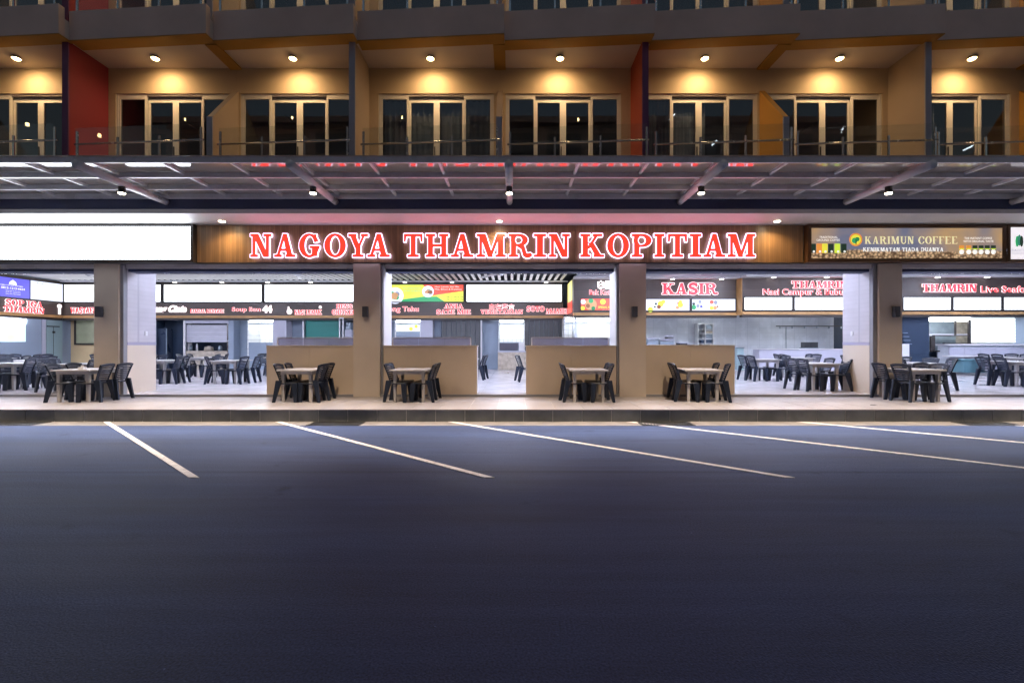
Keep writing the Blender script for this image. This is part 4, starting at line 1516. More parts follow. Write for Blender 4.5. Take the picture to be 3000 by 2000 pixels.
# what stands under the long band, bay by bay
DP = D_S + .10
panel('stall_wall', M['yellowlit_wall'], 187, 300, 936, 1085, D_S + .6, .1)
t = thing('framed_window', 'dark framed yellow-lit window beside the hall corner', 'window', (X(250, D_S + .5), D_S + .5, e(0)))
mb = MB()
d = D_S + .55
for (a, b, q0, q1) in ((220, 225, 934, 1010), (225, 300, 1005, 1010), (225, 300, 934, 938)):
    mb.box(X(a, d), X(b, d), d - .06, d, Z(q1, d), Z(q0, d))
mb.build('frame', M['frame_dark'], t)
bx('pane', pmat('window_olive', (.34, .36, .24), .3, .25, 1.2), X(225, d), X(300, d), d - .03, d - .01, Z(1005, d), Z(938, d), t)
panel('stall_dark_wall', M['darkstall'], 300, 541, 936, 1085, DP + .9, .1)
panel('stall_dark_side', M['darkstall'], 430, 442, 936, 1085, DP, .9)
t = thing('fridge', 'tall dark upright cabinet in the unlit stall below the script lettering', 'fridge', (X(478, DP + .4), DP + .4, HALL))
panel('body', pmat('fridge_dark', (.03, .045, .08), .3, .1, 2), 446, 486, 962, 1082, DP + .4, .45, t)
panel('door_edge', M['equip'], 486, 489, 962, 1082, DP + .39, .02, t)
panel('badge', M['paper'], 449, 456, 986, 991, DP + .39, .008, t)
panel('stall_pier', M['white_reveal'], 537, 542, 936, 1085, DP - .05, .5)
t = thing('roller_shutter', 'pale roller shutter lowered halfway over a stall opening', 'shutter', (X(605, DP), DP, HALL))
panel('curtain', M['shutter'], 545, 667, 952, 1002, DP + .06, .04, t)
panel('box', M['lilacwall'], 543, 669, 936, 947, DP - .04, .3, t)
panel('guide', M['chrome'], 665, 669, 947, 1040, DP, .12, t)
panel('guide', M['chrome'], 541, 545, 947, 1040, DP, .12, t)
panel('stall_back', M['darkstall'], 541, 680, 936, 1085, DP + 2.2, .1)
panel('stall_counter', M['stone'], 543, 667, 1028, 1083, DP, .6)
for px, w, h, mt, lb in ((560, 8, 16, 'equip', 'grey steel pot at the end of the counter under the roller shutter'), (577, 6, 20, 'paper', 'pale narrow canister under the roller shutter'),
                         (612, 26, 12, 'stone', 'wide olive lidded pan under the roller shutter'), (645, 12, 14, 'equip', 'grey steel pot beside the shutter guide')):
    t = thing('kitchen_pot', lb, 'pot', (X(px, DP + .3), DP + .3, Z(1028, DP)))
    cx_, r_ = X(px, DP + .3), w * .5 * DP / FPX
    zt = Z(1028 - h, DP + .3)
    MB().cyl((cx_, DP + .3, Z(1028, DP) + .002), (cx_, DP + .3, zt), r_, r_ * .86, 14).build('body', M[mt], t, True)
    MB().cyl((cx_, DP + .3, zt), (cx_, DP + .3, zt + .04), r_ * .8, r_ * .2, 14).build('lid', M[mt], t, True)
panel('stall_pier', M['bluewall'], 669, 684, 936, 1085, DP - .02, .7)
panel('stall_wall', M['bluewall'], 684, 728, 936, 1085, DP + .5, .1)
panel('stall_pier', M['lilacwall'], 800, 839, 936, 1085, DP - .05, .6)
panel('stall_wall', M['bluewall'], 839, 892, 936, 1085, DP + .6, .1)
panel('stall_post', M['white_reveal'], 886, 890, 936, 1085, DP - .02, .06)
t = thing('green_board', 'dark green board hung in the stall below HENG CHICKEN', 'board', (X(943, DP + .1), DP + .1, Z(1030, DP)))
panel('face', M['green'], 896, 994, 934, 1040, DP + .1, .05, t)
panel('frame', M['chrome'], 994, 997, 934, 1040, DP + .08, .05, t)
t = thing('steel_stand', 'thin white steel stand beside the green board', 'stand', (X(1000, DP - .4), DP - .4, HALL))
panel('upright', M['fan'], 993, 995.5, 930, 1060, DP - .4, .04, t)
panel('upright', M['fan'], 1003, 1006, 930, 1060, DP - .4, .04, t)
panel('crossbar', M['fan'], 995.5, 1003, 930, 933, DP - .4, .04, t)
panel('stall_wall', M['bluewall'], 994, 1160, 936, 1085, DP + .9, .1)
t = thing('dispenser', 'pale water dispenser by the pillar under HENG CHICKEN', 'dispenser', (X(1024, DP + .2), DP + .2, HALL))
panel('body', M['lilacwall'], 1010, 1030, 966, 1060, DP + .2, .35, t)
panel('bottle', M['equip'], 1014, 1027, 945, 966, DP + .25, .25, t)


def lit_kitchen(p0, p1, q_tube, q1, d, deep, lab, mat='tilewhite', green=False, tube_h=8):
    """a bright white-tiled recess with a tube lamp at its head"""
    panel('kitchen_back', M[mat], p0 - 6, p1 + 6, q_tube - 6, 1085, d + deep, .08)
    x0, x1 = X(p0, d), X(p1, d)
    bx('kitchen_side', M[mat], x0 - .06, x0 - .002, d, d + deep, HALL, e(1.12), BLD)
    bx('kitchen_side', M[mat], x1 + .002, x1 + .06, d, d + deep, HALL, e(1.12), BLD)
    t = thing('kitchen_light', lab, 'tube light', ((x0 + x1) / 2, d + .2, Z(q_tube, d)))
    bx('diffuser', E_TUBEK, x0 + .03, x1 - .03, d + .12, d + .22, Z(q_tube + tube_h, d), Z(q_tube, d), t)
    bx('housing', M['fan'], x0 + .02, x1 - .02, d + .10, d + .24, Z(q_tube, d) + .001, Z(q_tube, d) + .05, t)
    bx('kitchen_rail', M['equip'], x0, x1, d + .05, d + .09, Z(q_tube + 16, d), Z(q_tube + 12, d), BLD)
    bx('kitchen_apron', M['bluewall'], x0, x1, d + .02, d + .08, HALL, Z(q1, d), BLD)


lit_kitchen(728, 799, 934, 1003, DP, 1.0, 'bright tube lamp in the white-tiled stall below Soup Ikan 44')
lit_kitchen(1160, 1230, 935, 971, DP, 1.0, 'bright tube lamp in the small stall below Yong Tahu', green=True)
t = thing('menu_card', 'white counter card with green leaf marks in the small lit stall', 'card', (X(1200, DP), DP, Z(971, DP)))
panel('card', em('card_face_glow', (.86, .93, .80), .85), 1163, 1228, 952, 970, DP - .02, .02, t)  # card face glows, the brightness of the lit stall put into it
disc('leaf_mark', X(1204, DP - .03), Z(963, DP - .03), .09, DP - .026, P_LIME, t)
disc('leaf_mark', X(1219, DP - .03), Z(956, DP - .03), .08, DP - .026, P_LIME, t)
panel('stall_pier', M['lilacwall'], 1232, 1268, 936, 1085, DP - .05, .6)
panel('stall_wall', M['bluewall'], 1268, 1293, 936, 1085, DP + .4, .1)
t = thing('folding_screen', 'dark ribbed folding screen closing the stall below ANIA SATE MIE', 'folding screen', (X(1350, DP), DP, HALL))
for k in range(8):
    panel('leaf', M['shutterdark'], 1294 + 14.2 * k + .4, 1294 + 14.2 * (k + 1) - .4, 933, 1083, DP + (.015 if k % 2 else 0), .04, t)
panel('stall_post', M['white_reveal'], 1408, 1411.5, 936, 1083, DP - .1, .1)
panel('corridor_wall', M['bluewall'], 1411, 1463, 936, 1083, DP + .35, .1)
lit_kitchen(1463, 1535, 934, 1002, DP, 1.0, 'bright tube lamp in the white-tiled stall seen through the doorway')
t = thing('stall_counter', 'beige marbled stone counter standing at the end of the doorway aisle', 'counter', (X(1500, D_S - .2), D_S - .2, HALL))
dd = D_S - .2
panel('front', M['stone'], 1459, 1545, 1032, 1082.5, dd, .5, t)
panel('top', M['lilacwall'], 1458, 1546, 1028, 1031.5, dd - .03, .6, t)
t = thing('display_case', 'grey glazed display case on the stone counter', 'display case', (X(1490, dd), dd, Z(1028, dd)))
panel('body', M['equip'], 1463, 1518, 1004, 1027.5, dd + .1, .35, t)
panel('glass', M['screen'], 1464, 1517, 1005, 1026, dd + .085, .01, t)
t = thing('white_cabinet', 'narrow pale cabinet beside the display case', 'cabinet', (X(1528, dd), dd, Z(1028, dd)))
panel('body', M['white_reveal'], 1520, 1535, 1003, 1027.5, dd + .1, .35, t)
panel('door', M['paper'], 1521.5, 1533.5, 1005, 1026, dd + .09, .009, t)
t = thing('folding_screen', 'dark ribbed folding screen closing the stall below SOTO', 'folding screen', (X(1594, DP), DP, HALL))
for k in range(8):
    panel('leaf', M['shutterdark'], 1537 + 14.2 * k + .4, 1537 + 14.2 * (k + 1) - .4, 933, 1083, DP + (.015 if k % 2 else 0), .04, t)

# nearer cashier row
XN0, XN1 = X(1680, D_N), X(2158, D_N)
bx('stall_band', M['stallwood'], XN0, XN1, D_N, D_N + .25, e(1.36), e(2.83), BLD)
bx('stall_trim', M['trimwood'], XN0, XN1, D_N - .06, D_N + .25, e(1.235), e(1.355), BLD)
bx('stall_underside', M['frame_dark'], XN0, XN1, D_N - .02, D_N + .25, e(1.13), e(1.232), BLD)
bx('cornice', M['soffit'], XN0, XN1, D_N - .35, D_N + .1, e(2.835), e(2.925), BLD)
bx('stall_return', M['stallwood'], XN0 + .001, XN0 + .1, D_N + .26, D_S + .3, e(1.24), e(2.92), BLD)
t = thing('edge_poster', 'narrow yellow and red poster on the return wall above MAME', 'poster', (XN0, 21.3, e(1.7)))
bx('face', em('edge_yellow', (.85, .80, .25), 1.0), XN0 - .03, XN0 - .002, 20.7, 22.1, e(1.95), e(2.85), t)
bx('lower_face', P_RED, XN0 - .031, XN0 - .002, 20.7, 22.1, e(1.42), e(1.945), t)
stall('glowing stall name Bak K with white Chinese characters', [('W', 1752, 1812, 823, 845, '肉骨茶'), ('N', 1727, 1822, 849, 863, 'Bak Kut Teh')], D_N)
t = lightbox('stall_poster', 'dark framed red food poster below the words Bak K', X(1698, D_N), X(1850, D_N), e(1.42), e(2.02), D_N - .06, .06, .05, P_RED, cat='poster')
yq = D_N - .044
disc('dish', XP(1731, D_N), ZP(892, D_N), 17 * D_N / FPX, yq, P_SKIN, t)
disc('dish_leaf', XP(1731, D_N), ZP(881, D_N), 7 * D_N / FPX, yq - .003, P_LEAF, t)
disc('dish_dark', XP(1722, D_N), ZP(896, D_N), 6 * D_N / FPX, yq - .003, P_BROWN, t)
disc('dish_leaf', XP(1738, D_N), ZP(903, D_N), 6 * D_N / FPX, yq - .003, P_GREEN, t)
disc('seal', XP(1766, D_N), ZP(884, D_N), 8 * D_N / FPX, yq - .003, P_YEL, t)
disc('bowl', XP(1708, D_N), ZP(884, D_N), 7 * D_N / FPX, yq - .003, P_PALE, t)
disc('bowl', XP(1707, D_N), ZP(903, D_N), 6 * D_N / FPX, yq - .003, P_YEL, t)
text('poster_line', 'SPESIAL KAMI', XP(1752, D_N), XP(1800, D_N), ZP(903, D_N), ZP(897, D_N), yq - .003, P_YEL, t, .01)
text('poster_line', 'nikmat dan segar', XP(1764, D_N), XP(1800, D_N), ZP(910, D_N), ZP(907, D_N), yq - .003, P_WHITE, t)
stall('large red glowing word KASIR above the cashier', [('R', 1940, 2102, 829, 862, 'KASIR')], D_N)
t = lightbox('menu_lightbox', 'pale lightbox with yellow drinks pictures below KASIR', X(1866, D_N), X(2022, D_N), e(1.40), e(2.0), D_N - .06, .06, .05, emat('drinks_face', (.80, .82, .93), .95, .04, .16))
for px, py, r, mt in ((1935, 890, 9, P_YEL), (1943, 884, 6, P_LIME), (1930, 899, 6, P_BROWN), (1921, 890, 3.5, P_DARK), (1918, 899, 3, P_DARK), (1905, 907, 8, P_LIME), (1993, 893, 8, P_YEL), (1993, 884, 5, P_YEL), (1988, 889, 5, P_RED), (1984, 901, 5, P_SKIN)):
    disc('drink', XP(px, D_N), ZP(py, D_N), r * D_N / FPX, yq - .001 * random.random() - .001, mt, t, 14)
for k in range(5):
    text('price_line', 'teh kopi jus es', XP(1952, D_N), XP(1978, D_N), ZP(888 + 5 * k, D_N), ZP(885.5 + 5 * k, D_N), yq, P_GREY, t)
    text('price_line', 'teh kopi', XP(2003, D_N), XP(2017, D_N), ZP(888 + 5 * k, D_N), ZP(885.5 + 5 * k, D_N), yq, P_GREY, t)
t = lightbox('menu_lightbox', 'pale lightbox with green and red drinks pictures below KASIR', X(2023, D_N), X(2156, D_N), e(1.40), e(2.0), D_N - .06, .06, .05, emat('drinks_face_b', (.80, .84, .93), .95, .04, .16))
for px, py, r, mt in ((2032, 900, 7, P_LEAF), (2032, 890, 4, P_DARK), (2044, 896, 5, P_GREY), (2050, 884, 5, P_GREY), (2054, 898, 4, P_BLUE), (2084, 885, 6, P_RED), (2096, 886, 6, P_GREY), (2084, 902, 6, P_YEL), (2094, 902, 6, P_SKIN), (2102, 898, 3, P_BROWN)):
    disc('drink', XP(px, D_N), ZP(py, D_N), r * D_N / FPX, yq - .001 * random.random() - .001, mt, t, 14)
for k in range(5):
    text('price_line', 'es campur jus', XP(2112, D_N), XP(2142, D_N), ZP(888 + 5 * k, D_N), ZP(885.5 + 5 * k, D_N), yq, P_GREY, t)

# far row: rice and seafood stalls
XR0 = X(2158, D_N)
bx('stall_band', M['stallwood'], XR0, 22.3, D_R, D_R + .25, e(1.36), e(2.83), BLD)
bx('stall_trim', M['trimwood'], XR0, 22.3, D_R - .06, D_R + .25, e(1.235), e(1.355), BLD)
bx('stall_underside', M['frame_dark'], XR0, 22.3, D_R - .02, D_R + .25, e(1.13), e(1.232), BLD)
bx('cornice', M['soffit'], XR0, 22.3, D_R - .35, D_R + .1, e(2.835), e(2.925), BLD)
bx('stall_return', M['trimwood'], XR0 - .02, XR0 - .001, D_R, D_R + .5, e(1.24), e(2.83), BLD)
stall('red glowing stall name THAMRIN Nasi Campur and Bubur', [('R', 2320, 2484, 823, 844, 'THAMRIN'), ('N', 2236, 2484, 846, 868, 'Nasi Campur & Bubur')], D_R)
stall('red glowing stall name THAMRIN Live Seafood', [('R', 2703, 2862, 832, 855, 'THAMRIN'), ('N', 2875, 3040, 838, 856, 'Live Seafood')], D_R)
for a, b, ln in ((2176, 2322, 'beside the KASIR menu'), (2323, 2476, 'under the words Campur and Bubur'), (2480, 2640, 'hidden behind the lilac pier'), (2641, 2786, 'beside the pillar, under THAMRIN Live Seafood'), (2787, 2933, 'under the words Live Seafood'), (2934, 3090, 'past the words Live Seafood')):
    lightbox('menu_lightbox', f'blank white strip lightbox {ln}', X(a, D_R), X(b, D_R), e(1.395), e(2.03), D_R - .06, .06, .055, E_BOXIN, group='blank lightboxes in the hall')
# recessed lamps along the cornices
HD = [(512, D_S, 'above the white script lettering'), (650, D_S, 'above SAMBAL MENTARI'), (784, D_S, 'above Soup Ikan 44'), (910, D_S, 'above NASI LEMAK'), (1186, D_S, 'above the food plate of the poster'), (1324, D_S, 'above the red corner of the poster'),
      (1600, D_S, 'above SOTO'), (1971, D_N, 'above the letters KA of KASIR'), (2114, D_N, 'past the last letter of KASIR'), (2267, D_R, 'above the word Nasi'), (2422, D_R, 'above THAMRIN of the rice stall'), (2747, D_R, 'above THAMRIN Live Seafood'), (2892, D_R, 'above the word Live')]
for px, d, ln in HD:
    zz = 2.998 if d == D_S else 2.833
    dl = d - (.07 if d == D_S else .2)
    x = X(px, dl)
    t = thing('cornice_downlight', f'small white downlight on the hall cornice {ln}', 'downlight', (x, dl, e(zz)), 'downlights along the hall cornice')
    MB().cyl((x, dl, e(zz - .012)), (x, dl, e(zz - .001)), .10, n=16).build('ring', M['fan'], t, True)
    MB().cyl((x, dl, e(zz - .022)), (x, dl, e(zz - .0125)), .085, n=16).build('lens', E_DOWN, t, True)

# kitchen behind the cashier and the rice stall
bx('kitchen_back', M['whitewall'], XN0, 16.4, 23.2, 23.3, HALL, e(1.5), BLD)
bx('kitchen_side', M['whitewall'], XN0 + .1, XN0 + .2, D_N + .3, 23.2, HALL, e(1.2), BLD)
bx('kitchen_ceiling', M['gypsum'], XN0, 22.3, D_N + .3, 26.2, e(1.5), e(1.56), BLD)
for k, x in enumerate((6.0, 9.8, 13.6)):
    t = thing('kitchen_light', ['white ceiling tube in the cashier kitchen', 'white ceiling tube over the rice stall kitchen', 'white ceiling tube at the far end of the rice stall'][k], 'tube light', (x, 21.6, e(1.45)))
    bx('housing', M['fan'], x - .6, x + .6, 21.5, 21.7, e(1.465), e(1.498), t)
    bx('diffuser', E_TUBEK, x - .58, x + .58, 21.52, 21.68, e(1.44), e(1.464), t)
lit_kitchen(1657, 1800, 933, 991, D_N + .3, .9, 'bright tube lamp in the white-tiled stall below Bak K', tube_h=7)
t = thing('shelf_rack', 'white shelf rack with blue crates against the cashier kitchen wall', 'shelf rack', (X(2068, 22.7), 22.7, HALL))
d = 22.7
for px in (2044, 2066, 2090):
    panel('upright', M['fan'], px, px + 2, 947, 1082, d, .35, t)
for py in (948, 964, 976, 991, 1005):
    panel('shelf', M['fan'], 2044, 2092, py, py + 2, d + .01, .33, t)
for j, (a, b, q0, q1, mt, nm, lb) in enumerate(((2068, 2086, 994, 1004.7, 'darkstall', 'crate', 'dark blue crate on the low shelf of the white rack'), (2054, 2063, 996, 1004.7, 'darkstall', 'crate', 'small blue crate on the low shelf of the white rack'),
                                   (2069, 2087, 979, 990.7, 'equip', 'box', 'grey box on the middle shelf of the white rack'), (2068, 2087, 968, 975.7, 'stone', 'box', 'brown box on the upper shelf of the white rack'), (2069, 2086, 953, 963.7, 'equip', 'box', 'grey green box on the top shelf of the white rack'))):
    t = thing('storage_' + nm, lb, nm, (X((a + b) / 2, d), d + .1, Z(q1, d)))
    panel('body', M[mt], a, b, q0 + 1.5, q1, d + .06, .25, t)
    panel('rim', M['equip'], a - .5, b + .5, q0, q0 + 1.4, d + .05, .27, t)
panel('cashier_counter', M['lilacwall'], 1893, 2156, 1012, 1085, D_N + .1, .6)
for lb, nm, a, b, q0, q1, mt in (('grey till machine behind the cashier wall', 'cash_register', 1896, 1930, 989, 1011, 'equip'), ('long blue steel basin behind the cashier wall', 'sink_unit', 1934, 1974, 993, 1011, 'equip'), ('small grey appliance on the blue basin', 'appliance', 1956, 1974, 983, 992.5, 'shutterdark'), ('black tray behind the cashier wall', 'tray', 1990, 2014, 1002, 1011, 'chair')):
    d = D_N + .2
    t = thing(nm, lb, nm.replace('_', ' '), (X((a + b) / 2, d), d, Z(q1, d)))
    panel('body', M[mt], a, b, q0 + 3, q1, d, .4, t)
    panel('top', M['lilacwall'], a - 1, b + 1, q0, q0 + 2.9, d - .02, .44, t)
    panel('front_strip', M['chrome'], a + 2, b - 2, q0 + 4.5, q0 + 6, d - .012, .01, t)
t = thing('exhaust_rail', 'long dark hood rail on the rice stall kitchen wall', 'rail', (X(2380, 23.1), 23.1, Z(960, 23.1)))
panel('rail', M['frame_dark'], 2275, 2500, 954, 956, 23.05, .05, t)
for k in range(6):
    panel('bracket', M['equip'], 2284 + 36 * k, 2287 + 36 * k, 956.3, 962, 23.06, .04, t)
panel('wall_joint', M['equip'], 2303, 2304.2, 957, 1020, 23.15, .03)
t = thing('dish_rack', 'grey wire dish rack on the rice stall counter', 'rack', (X(2378, 21), 21, Z(1022, 21)))
panel('base', M['equip'], 2356, 2398, 1018, 1021.5, 21, .35, t)
for k in range(11):
    panel('wire', M['shutterdark'], 2358 + 3.7 * k, 2359.4 + 3.7 * k, 1002, 1017.8, 21.0, .3, t)
t = thing('rice_counter', 'long pale tiled counter of the rice stall', 'counter', (X(2350, D_R + .1), D_R + .1, HALL))
panel('front', M['lilacwall'], 2224, 2480, 1024, 1085, D_R + .1, .5, t)
panel('top', M['white_reveal'], 2222, 2482, 1021.8, 1023.8, D_R + .06, .6, t)
t = thing('green_side_table', 'small grey green side stand behind the cashier wall end', 'stand', (X(2168, D_R - .3), D_R - .3, HALL))
panel('top', M['equip'], 2158, 2181, 1017, 1020, D_R - .3, .4, t)
panel('body', M['greydoor'], 2160, 2179, 1020.2, 1084, D_R - .28, .35, t)

# seafood stall
bx('seafood_back', M['darkstall'], 16.5, 22.3, 23.9, 24.0, HALL, e(1.5), BLD)
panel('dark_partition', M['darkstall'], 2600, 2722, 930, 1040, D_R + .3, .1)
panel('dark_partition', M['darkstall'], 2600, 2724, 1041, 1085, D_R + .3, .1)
for k in range(4):
    t = thing('shelf_goods', ['dark bottle crate', 'dim lidded box', 'dim flat tray', 'dark tin'][k] + ' on the unlit seafood stall shelf', 'goods', (X(2655 + 10 * k, D_R + .2), D_R + .2, Z(980 + 9 * k, D_R)))
    panel('body', M['bluewall'], 2645 + 2 * k, 2660 + 4 * k, 974 + 11 * k, 975.5 + 11 * k, D_R + .2, .08, t)
    panel('front', M['darkstall'], 2647 + 2 * k, 2658 + 4 * k, 976 + 11 * k, 983 + 11 * k, D_R + .22, .06, t)
t = thing('kitchen_light', 'long glowing tube lamp over the seafood stall hatch', 'tube light', (X(2785, D_R + .5), D_R + .5, Z(932, D_R)))
bx('diffuser', E_TUBEK, X(2724, D_R + .5), X(2850, D_R + .5), D_R + .5, D_R + .6, Z(940, D_R + .5), Z(932, D_R + .5), t)
bx('housing', M['fan'], X(2722, D_R + .5), X(2852, D_R + .5), D_R + .48, D_R + .62, Z(931.8, D_R + .5), Z(929, D_R + .5), t)
panel('hatch_back', M['equip'], 2722, 2800, 936, 1030, D_R + 1.8, .1)
panel('hatch_back', M['stone'], 2800, 2862, 936, 1030, D_R + 1.8, .1)
panel('hatch_sill', M['lilacwall'], 2722, 2840, 978, 982, D_R + .9, .5)
t = thing('hatch_frame', 'black framed hatch of the seafood stall', 'hatch', (X(2790, D_R + .2), D_R + .2, HALL))
for a, b, q0, q1 in ((2727, 2740, 984, 1030), (2733, 2768, 1026, 1030), (2765, 2769, 1004, 1026), (2765, 2838, 1004.5, 1007), (2735, 2838, 981, 984), (2838, 2845, 936, 1008), (2799, 2802, 936, 981)):
    panel('bar', M['frame_dark'], a, b, q0, q1, D_R + .3, .06, t)
t = thing('glass_block_wall', 'bright white wall of glass blocks beside the seafood hatch', 'glass block wall', (X(2930, D_R + .5), D_R + .5, Z(1003, D_R)))
gb = MB()
w_, h_ = 9.3 * D_R / FPX, 9.0 * D_R / FPX
gb.box(-w_ / 2 + .008, w_ / 2 - .008, 0, .06, -h_ / 2 + .008, h_ / 2 - .008)
E_BLOCK, E_BACK = emat('glass_block_glow', (.86, .93, .95), 1.15), emat('glass_block_joint_glow', (.62, .70, .74), .9)  # blocks and mortar glow; the light on them is put into the material
gm = gb.mesh('block', E_BLOCK)
for i in range(20):
    for j in range(8):
        put('block', gm, (X(2850.5 + 9.3 * i, D_R + .4), D_R + .4, Z(936.5 + 9.0 * j, D_R + .4)), t)
panel('mortar', E_BACK, 2844, 3034, 930, 1004, D_R + .44, .05, t)
t = thing('seafood_counter', 'long white counter of the seafood stall', 'counter', (X(2900, D_R - .2), D_R - .2, HALL))
for k in range(6):
    panel('front_panel', M['lilacwall'], 2782 + 45 * k, 2782 + 45 * (k + 1) - .8, 1018, 1084, D_R - .2, .05, t)
panel('body', M['whitewall'], 2782, 3052, 1012, 1084, D_R - .14, .55, t)
panel('top', M['white_reveal'], 2778, 3056, 1007.5, 1011.8, D_R - .24, .7, t)
panel('ledge', M['white_reveal'], 2778, 3056, 1041, 1045, D_R - .5, .28, t)
t = thing('teal_bench', 'long low teal box bench before the white seafood counter', 'bench', (X(2850, D_R - 1.2), D_R - 1.2, HALL))
d = D_R - 1.3
panel('body', M['teal'], 2823, 2886, 1056, 1091, d, .5, t)
panel('lid', M['teal'], 2816, 2890, 1052, 1055.8, d - .03, .56, t)
panel('pale_block', M['paper'], 2644, 2664, 1007, 1085, D_R + .1, .2)

# ceiling fans with long blades
for k, (px, py, d, rot, lb) in enumerate(((1468, 801, 18.6, 6, 'before the VEGETARIAN stall'), (2048, 799, 18.2, 12, 'before the word KASIR'), (872, 803, 18.6, -8, 'before the NASI LEMAK stall'), (262, 803, 18.6, 5, 'in the hall corner before WASTA'), (2610, 800, 18.2, 14, 'behind the pillar by the seafood stall'))):
    x, z = X(px, d), Z(py, d)
    t = thing('ceiling_fan', f'white three-blade ceiling fan {lb}', 'ceiling fan', (x, d, z), 'ceiling fans in the hall')
    MB().cyl((x, d, z - .05), (x, d, z + .06), .13, .10, 16).build('hub', M['fan'], t, True)
    MB().cyl((x, d, z - .09), (x, d, z - .051), .05, .11, 16).build('cap', M['fan'], t, True)
    MB().cyl((x, d, z + .06), (x, d, e(3.0 if px > 1700 else 3.25)), .018, n=8).build('rod', M['fan'], t)
    for q in range(3):
        a = R(rot + 120 * q)
        c, s = math.cos(a), math.sin(a)
        pts = []
        for zz in (-.012, .002):
            for (u, v, tw) in ((.12, -.06, .0), (1.55, -.075, .0), (1.55, .075, .035), (.12, .06, .03)):
                pts.append((x + c * u - s * v, d + s * u + c * v, z + zz + tw))
        MB().hexa(pts).build('blade', M['fan'], t)


# ------------------------------------------------------------------ tables and slat-back chairs
def make_table():
    t = thing('dining_table', '', '', (0, 0, 0))
    m = M['table']
    bx('tabletop', m, -.43, .43, -.47, .47, .715, .745, t)
    mb = MB()
    mb.box(-.36, .36, -.40, -.38, .64, .714).box(-.36, .36, .38, .40, .64, .714).box(-.37, -.36, -.40, .40, .64, .714).box(.36, .37, -.40, .40, .64, .714)
    mb.build('apron', m, t)
    for sx in (-1, 1):
        for sy in (-1, 1):
            a, b = .036, .027
            cx, cy_ = sx * .325, sy * .36
            MB().hexa([(cx - b, cy_ - b, 0), (cx + b, cy_ - b, 0), (cx + b, cy_ + b, 0), (cx - b, cy_ + b, 0),
                       (cx - a, cy_ - a, .70), (cx + a, cy_ - a, .70), (cx + a, cy_ + a, .70), (cx - a, cy_ + a, .70)]).build('leg', m, t)
    return t


def back_pt(u, h):
    """point on the curved, leaning backrest: u -1..1 across, h 0..1 up"""
    w = .172 + .040 * h
    y = .185 + .115 * h + .02 * h * h - .045 * u * u
    return Vector((u * w, y, .46 + .385 * h + (.03 * (1 - u * u) * h)))


def slat_mesh(h0, h1, n=6, th=.014, u0=-1.0, u1=1.0):
    mb = MB()
    k = 0
    for i in range(n + 1):
        u = u0 + (u1 - u0) * i / n
        a, b = back_pt(u, h0), back_pt(u, h1)
        for p in (a, b, b + Vector((0, th, 0)), a + Vector((0, th, 0))):
            mb.v.append(tuple(p))
    for i in range(n):
        o, q = 4 * i, 4 * i + 4
        for j in range(4):
            l = (j + 1) % 4
            mb.f.append((o + j, o + l, q + l, q + j))
    mb.f += [(3, 2, 1, 0), (4 * n, 4 * n + 1, 4 * n + 2, 4 * n + 3)]
    return mb


